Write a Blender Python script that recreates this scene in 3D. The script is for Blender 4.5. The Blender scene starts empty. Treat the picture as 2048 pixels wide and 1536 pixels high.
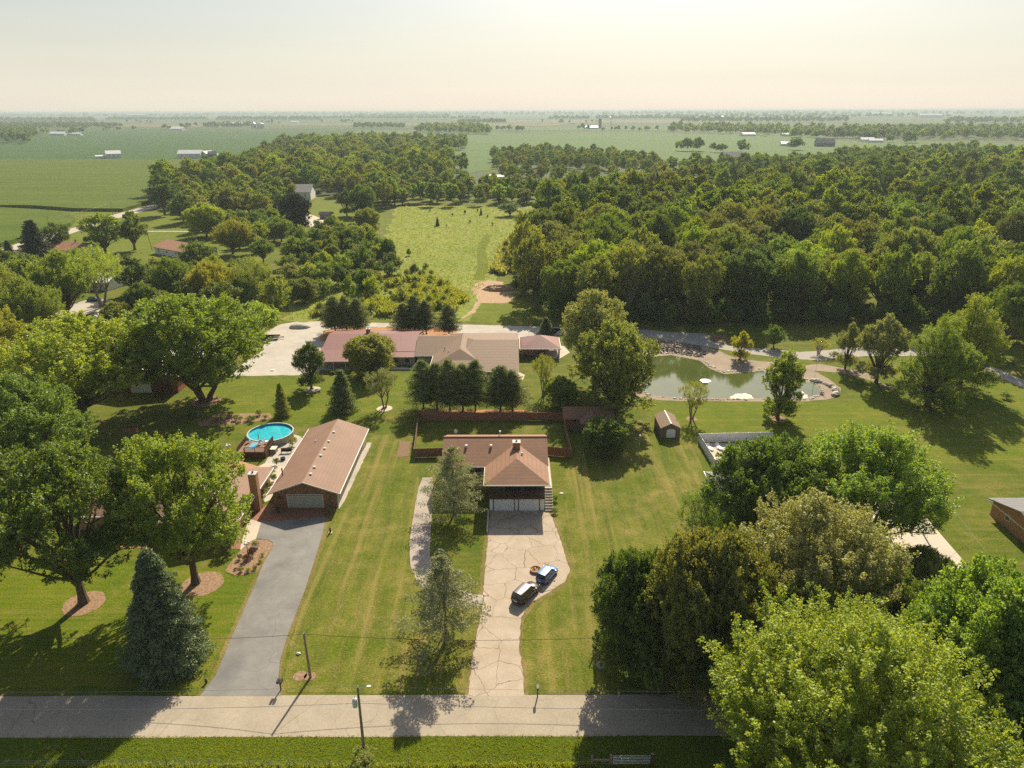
import bpy, math, random
import numpy as np
R = math.radians
scene = bpy.context.scene
COL = scene.collection
random.seed(7)

# ------------------------------------------------------------------ camera, light, exposure
FPX, CX, CY, CAMH = 1421.0, 1024.0, 768.0, 60.0
PITCH, ROLL = R(21.02), R(0.168)
cam_d = bpy.data.cameras.new('camera'); cam = bpy.data.objects.new('camera', cam_d); COL.objects.link(cam)
cam_d.sensor_width = 36; cam_d.lens = 36 * FPX / 2048; cam_d.clip_start = .5; cam_d.clip_end = 60000
from mathutils import Matrix, Vector, Euler
cam.matrix_world = Matrix.Translation((0, 0, CAMH)) @ Matrix.Rotation(R(90) - PITCH, 4, 'X') @ Matrix.Rotation(-ROLL, 4, 'Z')
scene.camera = cam
SUN_EL, SUN_AZ = 37.0, 12.5            # azimuth to the right of the view direction (+Y)
w = bpy.data.worlds.new('World'); scene.world = w; w.use_nodes = True
wn = w.node_tree.nodes; wl = w.node_tree.links; wn.clear()
sky = wn.new('ShaderNodeTexSky'); sky.sky_type = 'NISHITA'; sky.sun_disc = False
sky.sun_elevation = R(SUN_EL); sky.sun_rotation = R(SUN_AZ); sky.altitude = 200
sky.air_density = 1.0; sky.dust_density = 2.5; sky.ozone_density = 1.0
EXPOSURE = .80
tc = wn.new('ShaderNodeTexCoord'); sep = wn.new('ShaderNodeSeparateXYZ'); wl.new(tc.outputs['Generated'], sep.inputs[0])
def wramp(stops):
    r_ = wn.new('ShaderNodeValToRGB'); wl.new(sep.outputs['Z'], r_.inputs[0]); c_ = r_.color_ramp
    while len(c_.elements) < len(stops): c_.elements.new(.5)
    for e_, (p_, col_) in zip(c_.elements, stops): e_.position = p_; e_.color = (*col_, 1)
    return r_.outputs[0]
hazy = wramp([(0.0, (.95, .86, .72)), (.02, (.93, .855, .71)), (.06, (.82, .80, .67)), (.13, (.63, .67, .60)), (.25, (.40, .46, .48))])
k_ = wramp([(.04, (.13, .13, .13)), (.32, (1, 1, 1))])
hsv = wn.new('ShaderNodeHueSaturation'); hsv.inputs['Saturation'].default_value = .75; wl.new(sky.outputs[0], hsv.inputs['Color'])
bg1 = wn.new('ShaderNodeBackground'); bg1.inputs[1].default_value = .068; wl.new(hsv.outputs[0], bg1.inputs[0])
mp_ = wn.new('ShaderNodeMapping'); mp_.inputs['Scale'].default_value = (2.2, 2.2, 22); wl.new(tc.outputs['Generated'], mp_.inputs[0])
nz_ = wn.new('ShaderNodeTexNoise'); nz_.inputs['Scale'].default_value = 1.6; nz_.inputs['Detail'].default_value = 5; wl.new(mp_.outputs[0], nz_.inputs['Vector'])
rz_ = wn.new('ShaderNodeValToRGB'); wl.new(nz_.outputs[0], rz_.inputs[0]); rz_.color_ramp.elements[0].position = .3; rz_.color_ramp.elements[0].color = (.955, .965, .975, 1); rz_.color_ramp.elements[1].position = .7
mz_ = wn.new('ShaderNodeMix'); mz_.data_type = 'RGBA'; mz_.blend_type = 'MULTIPLY'; mz_.inputs[0].default_value = 1; wl.new(hazy, mz_.inputs[6]); wl.new(rz_.outputs[0], mz_.inputs[7]); hazy = mz_.outputs[2]
bg2 = wn.new('ShaderNodeBackground'); bg2.inputs[1].default_value = 1 / 2 ** EXPOSURE; wl.new(hazy, bg2.inputs[0])
mxs = wn.new('ShaderNodeMixShader'); wl.new(k_, mxs.inputs[0]); wl.new(bg2.outputs[0], mxs.inputs[1]); wl.new(bg1.outputs[0], mxs.inputs[2])
wo = wn.new('ShaderNodeOutputWorld'); wl.new(mxs.outputs[0], wo.inputs[0])
sun_d = bpy.data.lights.new('sun', 'SUN'); sun_d.energy = 4.8; sun_d.angle = R(.5); sun_d.color = (1, .88, .67)
sun = bpy.data.objects.new('sun', sun_d); COL.objects.link(sun)
sd = Vector((math.sin(R(SUN_AZ)) * math.cos(R(SUN_EL)), math.cos(R(SUN_AZ)) * math.cos(R(SUN_EL)), math.sin(R(SUN_EL))))
sun.rotation_euler = sd.to_track_quat('Z', 'Y').to_euler(); sun.location = (0, 0, 200)
scene.view_settings.view_transform = 'Standard'; scene.view_settings.look = 'None'
scene.view_settings.exposure = EXPOSURE; scene.view_settings.gamma = 1.0
scene.render.engine = 'CYCLES'
scene.cycles.use_denoising = False
scene.cycles.max_bounces = 8; scene.cycles.diffuse_bounces = 4; scene.cycles.glossy_bounces = 2
scene.cycles.transmission_bounces = 3; scene.cycles.volume_bounces = 0; scene.cycles.transparent_max_bounces = 6

# ------------------------------------------------------------------ measuring: photo point -> place on the ground
_cp, _sp, _cr, _sr = math.cos(PITCH), math.sin(PITCH), math.cos(ROLL), math.sin(ROLL)
def ray(px, py):
    u = (px - CX) / FPX; v = -(py - CY) / FPX
    u2 = u * _cr + v * _sr; v2 = -u * _sr + v * _cr
    return (u2, _cp + v2 * _sp, -_sp + v2 * _cp)
def at(px, py, z=0.0):
    d = ray(px, py); t = (z - CAMH) / min(d[2], -1e-4)
    return (d[0] * t, d[1] * t)
def zat(px, py, Y):
    d = ray(px, py); t = Y / d[1]
    return CAMH + d[2] * t
def pxm(Y, z=6):            # picture units per metre at ground distance Y
    return FPX / (Y * _cp + (CAMH - z) * _sp)

# ------------------------------------------------------------------ tagging
def tag(o, label=None, cat=None, group=None, kind=None):
    if label: o['label'] = label
    if cat: o['category'] = cat
    if group: o['group'] = group
    if kind: o['kind'] = kind
    return o
def thing(name, label, cat, loc=(0, 0, 0), rz=0.0, group=None):
    o = bpy.data.objects.new(name, None); o.empty_display_size = .3; COL.objects.link(o)
    o.location = loc; o.rotation_euler = (0, 0, rz)
    return tag(o, label, cat, group)
def dup(root, loc, rz, label=None, scale=None, group=None):
    r = root.copy(); COL.objects.link(r); r.location = loc; r.rotation_euler = (0, 0, rz)
    if label: r['label'] = label
    if group: r['group'] = group
    if scale: r.scale = scale
    for ch in list(root.children):
        c = ch.copy(); COL.objects.link(c); c.parent = r
        for g in list(ch.children):
            d = g.copy(); COL.objects.link(d); d.parent = c
    return r

# ------------------------------------------------------------------ materials
class NT:
    def __init__(s, name):
        s.m = bpy.data.materials.new(name); s.m.use_nodes = True; s.t = s.m.node_tree
        s.t.nodes.clear(); s.out = s.t.nodes.new('ShaderNodeOutputMaterial')
    def n(s, typ, **k):
        x = s.t.nodes.new(typ)
        for a, b in k.items(): setattr(x, a, b)
        return x
    def l(s, a, b): s.t.links.new(a, b)
    def coord(s, kind='Object', scale=(1, 1, 1), rot=(0, 0, 0), loc=(0, 0, 0)):
        c = s.n('ShaderNodeTexCoord'); m = s.n('ShaderNodeMapping')
        m.inputs['Scale'].default_value = scale; m.inputs['Rotation'].default_value = rot; m.inputs['Location'].default_value = loc
        s.l(c.outputs[kind], m.inputs[0]); return m.outputs[0]
    def noise(s, vec, scale, detail=3, rough=.6, dist=0):
        x = s.n('ShaderNodeTexNoise'); x.inputs['Scale'].default_value = scale; x.inputs['Detail'].default_value = detail
        x.inputs['Roughness'].default_value = rough; x.inputs['Distortion'].default_value = dist
        s.l(vec, x.inputs['Vector']); return x.outputs[0]
    def ramp(s, fac, stops):
        x = s.n('ShaderNodeValToRGB'); s.l(fac, x.inputs[0]); c = x.color_ramp
        while len(c.elements) < len(stops): c.elements.new(.5)
        for e_, (p, col) in zip(c.elements, stops):
            e_.position = p; e_.color = (*col, 1) if not isinstance(col, (int, float)) else (col, col, col, 1)
        return x.outputs[0]
    def mix(s, f, a, b, mode='MIX'):
        x = s.n('ShaderNodeMix', data_type='RGBA', blend_type=mode)
        for i, v in ((0, f), (6, a), (7, b)):
            if isinstance(v, (int, float)): x.inputs[i].default_value = v
            elif isinstance(v, tuple): x.inputs[i].default_value = (*v, 1)
            else: s.l(v, x.inputs[i])
        return x.outputs[2]
    def math(s, op, a, b=0):
        x = s.n('ShaderNodeMath', operation=op)
        for i, v in ((0, a), (1, b)):
            if isinstance(v, (int, float)): x.inputs[i].default_value = v
            else: s.l(v, x.inputs[i])
        return x.outputs[0]
    def wave(s, vec, scale, direction='X', dist=0, detail=1, prof='SIN'):
        x = s.n('ShaderNodeTexWave', wave_type='BANDS', bands_direction=direction, wave_profile=prof)
        x.inputs['Scale'].default_value = scale; x.inputs['Distortion'].default_value = dist; x.inputs['Detail'].default_value = detail
        s.l(vec, x.inputs['Vector']); return x.outputs[1]
    def bsdf(s, col, rough=.8, metal=0, bump=None, bstr=.3, bdist=.1, spec=.3):
        b = s.n('ShaderNodeBsdfPrincipled'); b.inputs['Roughness'].default_value = rough; b.inputs['Metallic'].default_value = metal
        b.inputs['Specular IOR Level'].default_value = spec
        if isinstance(col, tuple): b.inputs['Base Color'].default_value = (*col, 1)
        else: s.l(col, b.inputs['Base Color'])
        if bump is not None:
            bp = s.n('ShaderNodeBump'); bp.inputs['Strength'].default_value = bstr; bp.inputs['Distance'].default_value = bdist
            s.l(bump, bp.inputs['Height']); s.l(bp.outputs[0], b.inputs['Normal'])
        s.l(b.outputs[0], s.out.inputs[0]); s.b = b; return s.m

def mplain(name, col, rough=.7, metal=0, var=.25, scale=2.0, spec=.3):
    t = NT(name); c = t.coord(); n = t.noise(c, scale, 4)
    a = tuple(x * (1 - var) for x in col); b = tuple(min(1, x * (1 + var)) for x in col)
    return t.bsdf(t.ramp(n, [(.3, a), (.7, b)]), rough, metal, spec=spec)

def mbands(name, col, line, scale, direction, sharp=.12, rough=.75, var=.2, metal=0, nscale=1.2):
    """boards, shingle courses, siding laps or metal ribs: narrow lines of another colour at a fixed spacing"""
    t = NT(name); c = t.coord(); wv = t.wave(c, scale, direction, prof='SAW')
    m = t.ramp(wv, [(0, 1.0), (sharp, 0.0), (1, 0.0)])
    n = t.noise(c, nscale, 5)
    base = t.ramp(n, [(.3, tuple(x * (1 - var) for x in col)), (.7, tuple(min(1, x * (1 + var)) for x in col))])
    n2 = t.noise(c, 9, 3)
    base = t.mix(.35, base, t.ramp(n2, [(.3, tuple(x * .6 for x in col)), (.7, tuple(min(1, x * 1.35) for x in col))]))
    return t.bsdf(t.mix(m, base, line), rough, metal, bump=n2, bstr=.2, bdist=.02)

def mgrass(name, a, b, dry, dry_amt=.5, stripe=0, stripe_dir='Y', stripe_scale=.18, fine=5.0, patch=.045, dist=1.2, rot=0.0, streak=None, sk=.6):
    t = NT(name); c = t.coord(rot=(0, 0, rot))
    n1 = t.noise(c, patch * 2.2, 7, .72, .6); n2 = t.noise(c, fine, 4, .75); n3 = t.noise(c, .5, 5, .7)
    col = t.ramp(n1, [(.32, a), (.68, b)])
    if stripe:
        wv = t.wave(c, stripe_scale, stripe_dir, dist=dist, detail=2)
        lo = tuple(x * (1 - stripe) for x in (1, 1, 1)); hi = tuple(1 + stripe * k for k in (1.25, 1, .9))
        col = t.mix(1.0, col, t.ramp(wv, [(.35, lo), (.65, hi)]), 'MULTIPLY')
    if streak:
        for sc_, sd_, am, cc in ((1, 4, sk, dry), (2.6, 5, sk * .6, tuple(x * .55 for x in a))):
            cs = t.coord(scale=(streak[0] * sc_, streak[1] * sc_, 1), rot=(0, 0, rot)); ns = t.noise(cs, 1.0, sd_, .65, .3)
            col = t.mix(t.math('MULTIPLY', t.ramp(ns, [(.50, 0.0), (.66, 1.0)]), am), col, cc)
    dm = t.ramp(n3, [(.62 - dry_amt * .25, 0.0), (.80 - dry_amt * .1, 1.0)])
    n4 = t.noise(c, .12, 3, .6)
    dm2 = t.math('MULTIPLY', dm, t.ramp(n4, [(.35, 0.0), (.65, 1.0)]))
    col = t.mix(t.math('MULTIPLY', dm2, .8 * min(1, dry_amt * 1.5)), col, dry)
    n6 = t.noise(c, fine * .45, 5, .8)
    col = t.mix(t.math('MULTIPLY', t.ramp(n6, [(.52, 0.0), (.66, 1.0)]), min(.6, dry_amt * .55)), col, dry)
    col = t.mix(.9, col, t.ramp(n2, [(.28, .42), (.5, 1.0), (.72, 1.65)]), 'MULTIPLY')
    return t.bsdf(col, .95, bump=n2, bstr=.8, bdist=.12, spec=.1)

def mleaf(name, a, b, trans=.5, tint=(1.55, 1.38, .45), rough=.55, rim=.0):
    """a, b: darker and lighter leaf colour; per-leaf variation from attribute v, per-tree variation from Object Info"""
    t = NT(name)
    at_ = t.n('ShaderNodeAttribute', attribute_name='v'); oi = t.n('ShaderNodeObjectInfo')
    col = t.ramp(at_.outputs['Fac'], [(.1, a), (.9, b)])
    hs = t.n('ShaderNodeHueSaturation')
    t.l(col, hs.inputs['Color'])
    t.l(t.math('ADD', t.math('MULTIPLY', oi.outputs['Random'], .024), .483), hs.inputs['Hue'])
    wn_ = t.n('ShaderNodeTexWhiteNoise', noise_dimensions='1D'); t.l(oi.outputs['Random'], wn_.inputs['W'])
    t.l(t.math('ADD', t.math('MULTIPLY', wn_.outputs['Value'], .5), .75), hs.inputs['Value'])
    dif = t.n('ShaderNodeBsdfDiffuse'); t.l(hs.outputs[0], dif.inputs[0])
    tr = t.n('ShaderNodeBsdfTranslucent'); t.l(t.mix(1.0, hs.outputs[0], tint, 'MULTIPLY'), tr.inputs[0])
    ms = t.n('ShaderNodeMixShader'); ms.inputs[0].default_value = trans; t.l(dif.outputs[0], ms.inputs[1]); t.l(tr.outputs[0], ms.inputs[2])
    gl = t.n('ShaderNodeBsdfGlossy'); gl.inputs['Roughness'].default_value = rough; gl.inputs[0].default_value = (.9, .95, .8, 1)
    m2 = t.n('ShaderNodeMixShader'); m2.inputs[0].default_value = .045 + rim
    t.l(ms.outputs[0], m2.inputs[1]); t.l(gl.outputs[0], m2.inputs[2]); t.l(m2.outputs[0], t.out.inputs[0])
    return t.m

M = {}
M['lawn'] = mgrass('lawn_grass', (.055, .100, .003), (.105, .138, .006), (.23, .175, .050), .9, .03, 'Y', .22, dist=3, streak=(.03, .4), sk=.35)
M['lawn_y'] = mgrass('mown_lawn', (.050, .096, .003), (.120, .145, .008), (.28, .215, .07), 1.1, .06, 'X', .11, dist=3.0, streak=(.55, .022), sk=.55)
M['lawn_x'] = mgrass('back_lawn', (.072, .120, .003), (.128, .160, .006), (.25, .195, .05), .6, .05, 'Y', .30, dist=1.5, streak=(.02, .5), sk=.3)
M['verge'] = mgrass('verge_grass', (.055, .098, .004), (.105, .135, .008), (.20, .16, .05), .3, 0, fine=3)
M['dryedge'] = mgrass('dry_edge_grass', (.10, .11, .012), (.17, .14, .04), (.30, .22, .10), 1.3, 0, fine=6, patch=.4)
M['meadow'] = mgrass('meadow_grass', (.135, .19, .022), (.22, .245, .040), (.30, .26, .08), .7, 0, fine=.9, patch=.012, streak=(.12, .03), sk=.3)
M['rough'] = mgrass('rough_grass', (.10, .15, .02), (.17, .19, .03), (.30, .24, .09), .6, 0, fine=2)
def mfield(name, a, b, sc=.01, row=0.0, rot=0.0, stretch=(1, 4, 1)):
    t = NT(name); c = t.coord(scale=stretch, rot=(0, 0, rot)); n = t.noise(c, sc, 5, .65); c2 = t.coord(); n2 = t.noise(c2, .35, 3, .7)
    col = t.ramp(n, [(.3, a), (.7, b)])
    if row:
        wv = t.wave(c2, row, 'X', dist=1.0); col = t.mix(.25, col, t.ramp(wv, [(.2, .55), (.8, 1.3)]), 'MULTIPLY')
    col = t.mix(.4, col, t.ramp(n2, [(.3, .6), (.7, 1.35)]), 'MULTIPLY')
    return t.bsdf(col, .95, bump=n2, bstr=.5, bdist=.4, spec=.1)
M['corn'] = mfield('corn_green', (.060, .10, .005), (.096, .128, .008), .012, .12, R(14))
M['soy'] = mfield('soy_green', (.032, .082, .018), (.050, .102, .022), .006)
M['soy_light'] = mfield('pale_soy', (.070, .13, .030), (.095, .15, .042), .004)
M['wheat'] = mfield('tan_field', (.13, .13, .055), (.17, .155, .07), .003)
M['far_green'] = mfield('far_green', (.055, .085, .030), (.11, .12, .05), .0012, stretch=(1, 3, 1))

def mroad(name, a, b, crack, csc=.16, cw=.006, stain=None, fine=6, rotz=0.0, warp=1.6):
    t = NT(name); c = t.coord(rot=(0, 0, rotz)); n = t.noise(c, .35, 5, .7); n2 = t.noise(c, fine, 4, .7)
    col = t.ramp(n, [(.3, a), (.7, b)])
    col = t.mix(.6, col, t.ramp(n2, [(.25, .72), (.75, 1.25)]), 'MULTIPLY')
    if stain:
        n3 = t.noise(c, .16, 4, .6); col = t.mix(t.ramp(n3, [(.5, 0.0), (.68, .6)]), col, stain)
    nz = t.n('ShaderNodeTexNoise'); nz.inputs['Scale'].default_value = .45; nz.inputs['Detail'].default_value = 5; t.l(c, nz.inputs['Vector'])
    va = t.n('ShaderNodeVectorMath', operation='MULTIPLY_ADD'); t.l(nz.outputs['Color'], va.inputs[0]); va.inputs[1].default_value = (warp, warp, 0); t.l(c, va.inputs[2])
    vo = t.n('ShaderNodeTexVoronoi', feature='DISTANCE_TO_EDGE'); vo.inputs['Scale'].default_value = csc; t.l(va.outputs[0], vo.inputs['Vector'])
    vo.inputs['Randomness'].default_value = .9
    n5 = t.noise(c, 1.2, 4, .7)
    wd = t.math('MULTIPLY', n5, cw * 2)
    cm = t.math('LESS_THAN', vo.outputs['Distance'], wd)
    col = t.mix(t.math('MULTIPLY', cm, .8), col, crack)
    return t.bsdf(col, .9, bump=n2, bstr=.25, bdist=.02, spec=.2)
M['road'] = mroad('road_surface', (.31, .265, .20), (.39, .335, .26), (.19, .155, .115), .17, .0030, fine=4, warp=2.5)
M['asphalt'] = mroad('dark_asphalt', (.185, .178, .168), (.255, .245, .23), (.11, .11, .11), .09, .0012, (.12, .12, .122), fine=9)
M['cracked'] = mroad('cracked_concrete', (.35, .28, .215), (.46, .385, .305), (.13, .105, .06), .27, .0085, (.37, .29, .20), fine=5)
M['oldwalk'] = mroad('old_walk', (.34, .29, .25), (.42, .36, .31), (.15, .12, .09), .2, .006, (.28, .24, .20))
M['concrete'] = mroad('pale_concrete', (.48, .41, .33), (.56, .485, .39), (.28, .24, .2), .12, .002)
M['lane'] = mroad('lane_concrete', (.30, .28, .25), (.36, .335, .30), (.2, .19, .17), .08, .001)
M['gravel'] = mroad('gravel_lot', (.40, .36, .31), (.48, .44, .38), (.3, .27, .23), .5, .004, (.32, .29, .25), fine=10)
M['bank'] = mroad('gravel_bank', (.26, .20, .15), (.34, .27, .20), (.15, .12, .09), 2.0, .02, (.22, .17, .13), fine=7)
M['mulch'] = mplain('mulch_brown', (.26, .165, .10), .95, var=.45, scale=3)
M['orange_mulch'] = mplain('orange_mulch', (.40, .19, .075), .95, var=.3, scale=2)
M['dirt'] = mplain('bare_dirt', (.38, .255, .15), .95, var=.35, scale=1.2)
M['soil'] = mplain('tilled_soil', (.20, .12, .07), .95, var=.5, scale=4)
M['brickpave'] = mbands('brick_paving', (.27, .115, .07), (.15, .07, .05), 2.2, 'Y', .2)
M['shingle'] = mbands('brown_shingle', (.26, .135, .08), (.18, .088, .052), 1.15, 'Z', .25, var=.2, nscale=.45)
M['shingle2'] = mbands('umber_shingle', (.245, .145, .10), (.18, .10, .07), 1.6, 'Z', .2, var=.18, nscale=.4)
M['shingle3'] = mbands('taupe_shingle', (.20, .128, .085), (.14, .088, .06), 1.2, 'Z', .25, var=.12)
M['shingle4'] = mbands('rust_shingle', (.34, .17, .10), (.24, .11, .07), 1.2, 'Z', .25, var=.12)
M['greyroof'] = mbands('grey_shingle', (.16, .16, .165), (.1, .1, .1), 1.2, 'Z', .25, var=.15)
M['redmetal'] = mbands('red_metal', (.27, .13, .115), (.19, .085, .075), .55, 'X', .15, .38, .05)
M['whitemetal'] = mbands('white_metal', (.82, .81, .78), (.6, .6, .6), .5, 'X', .15, .4, .05)
M['brick'] = mplain('brown_brick', (.24, .125, .07), .85, var=.6, scale=2.6)
M['tanbrick'] = mplain('tan_brick', (.36, .20, .10), .85, var=.35, scale=3)
M['redbrick'] = mplain('red_brick', (.26, .09, .05), .85, var=.4, scale=3)
M['siding'] = mbands('tan_siding', (.42, .37, .29), (.28, .24, .19), 1.3, 'Z', .2, var=.06)
M['whitesiding'] = mbands('white_siding', (.78, .77, .75), (.45, .45, .44), 1.3, 'Z', .2, var=.04)
M['orangesiding'] = mbands('orange_siding', (.40, .20, .085), (.28, .13, .055), 1.3, 'Z', .2, var=.1)
M['darkwood'] = mplain('dark_stained_wood', (.10, .04, .025), .7, var=.35)
M['deckwood'] = mbands('deck_boards', (.25, .15, .105), (.13, .08, .05), 2.2, 'X', .2)
M['fencewood'] = mbands('cedar_boards', (.27, .135, .08), (.10, .05, .03), 2.1, 'X', .16, var=.3)
M['fencewood_y'] = mbands('cedar_boards_side', (.27, .16, .10), (.11, .06, .035), 2.1, 'Y', .16, var=.3)
M['greywood'] = mplain('weathered_wood', (.25, .19, .13), .85, var=.3, scale=3)
M['shedwood'] = mbands('shed_boards', (.20, .145, .11), (.12, .085, .06), 1.1, 'X', .12, var=.2)
M['white'] = mplain('white_paint', (.84, .82, .80), .5, var=.05)
M['offwhite'] = mplain('off_white_paint', (.58, .56, .51), .6, var=.08)
M['vinyl'] = mbands('white_vinyl', (.74, .74, .76), (.6, .6, .62), 1.4, 'X', .1, .4, .03)
M['greydoor'] = mbands('grey_door_panels', (.42, .42, .37), (.28, .28, .25), .55, 'Z', .1, .5, .04)
M['whitedoor'] = mbands('white_door_panels', (.80, .79, .78), (.5, .5, .5), .55, 'Z', .08, .5, .03)
M['barndoor'] = mbands('ribbed_barn_door', (.50, .52, .50), (.3, .32, .31), .45, 'X', .14, .45, .1)
M['greywhite'] = mplain('aged_white', (.48, .46, .42), .7, var=.15)
M['black'] = mplain('black_paint', (.02, .02, .022), .5, var=.2)
M['darkmetal'] = mplain('dark_metal', (.06, .05, .045), .5, .3)
M['steel'] = mplain('galvanised_steel', (.42, .44, .46), .35, .7, var=.1)
M['rock'] = mplain('field_stone', (.34, .29, .24), .9, var=.4, scale=1.5)
M['darkrock'] = mplain('grey_stone', (.17, .145, .13), .9, var=.6, scale=.7)
M['pale_mottle'] = mplain('pale_mottled_tan', (.62, .57, .48), .9, var=.2, scale=1.5)
M['bark'] = mplain('tree_bark', (.105, .075, .05), .95, var=.35, scale=4)
M['bark_pale'] = mplain('pale_bark', (.20, .165, .12), .95, var=.3, scale=4)
M['glass'] = mplain('window_glass', (.03, .035, .04), .08, var=.2, spec=.8)
M['globe'] = mplain('white_globe', (.85, .85, .82), .25, var=.02)
M['rubber'] = mplain('tyre_rubber', (.02, .02, .02), .9)
for k_n, col_ in (('maroon', (.030, .010, .010)), ('blue', (.035, .16, .45))):
    M[k_n] = mplain(k_n + '_paint', col_, .38, .3, var=.05, spec=.8); bb_ = [n for n in M[k_n].node_tree.nodes if n.type == 'BSDF_PRINCIPLED'][0]
    bb_.inputs['Coat Weight'].default_value = 1; bb_.inputs['Coat Roughness'].default_value = .16
M['navy'] = mplain('dark_blue_paint', (.02, .025, .035), .25, .3, var=.05, spec=.8)
M['red'] = mplain('red_plastic', (.45, .02, .02), .4, var=.05)
M['bluecloth'] = mplain('blue_cloth', (.10, .38, .55), .8, var=.1)
M['poolwall'] = mplain('pool_liner', (.03, .33, .48), .5, var=.1)
M['poolside'] = mplain('pool_side', (.36, .32, .24), .6, var=.15)
M['insulator'] = mplain('transformer_grey', (.60, .62, .62), .35, .2, var=.05)
t = NT('pool_water'); c = t.coord(); n = t.noise(c, 1.5, 3)
M['poolwater'] = t.bsdf(t.ramp(n, [(.3, (.02, .36, .47)), (.7, (.05, .50, .58))]), .06, bump=t.noise(c, 3, 3), bstr=.15, bdist=.05, spec=.5)
t = NT('pond_water'); c = t.coord(); n = t.noise(c, .15, 3)
M['pond'] = t.bsdf(t.ramp(n, [(.3, (.060, .080, .020)), (.7, (.088, .106, .028))]), .04, bump=t.noise(c, 2.2, 3), bstr=.06, bdist=.05, spec=.32)

# leaves
M['l_bright'] = mleaf('leaf_bright', (0.17, 0.265, 0.018), (0.33, 0.42, 0.04), 0.52)
M['l_mid'] = mleaf('leaf_mid', (0.12, 0.205, 0.02), (0.24, 0.33, 0.038), 0.5)
M['l_deep'] = mleaf('leaf_deep', (.075, .15, .016), (.165, .255, .03), .48)
M['l_olive'] = mleaf('leaf_olive', (0.17, 0.225, 0.04), (0.3, 0.34, 0.075), 0.48)
M['l_silver'] = mleaf('leaf_silver', (0.21, 0.25, 0.095), (0.38, 0.41, 0.17), 0.42)
M['l_brown'] = mleaf('leaf_brownish', (.135, .175, .035), (.25, .28, .065), .45)
M['l_yellow'] = mleaf('leaf_yellow', (0.24, 0.29, 0.02), (0.4, 0.42, 0.038), 0.52)
M['l_pine'] = mleaf('needle_pine', (.10, .15, .05), (.20, .245, .08), .35)
M['l_blue'] = mleaf('needle_blue', (.10, .155, .075), (.21, .27, .13), .2)
M['l_sage'] = mleaf('needle_sage', (.19, .22, .115), (.38, .40, .23), .25)
M['l_darkspruce'] = mleaf('needle_dark', (.020, .036, .016), (.045, .065, .025), .2)
M['l_red'] = mleaf('leaf_red', (.10, .02, .015), (.18, .04, .02), .4)
M['l_weed'] = mleaf('weeds', (.15, .215, .035), (.28, .33, .075), .55)
M['l_grass'] = mleaf('grass_blades', (.14, .20, .012), (.26, .29, .04), .55)
M['flower'] = mleaf('white_flower', (.55, .55, .45), (.75, .75, .65), .3)

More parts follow.
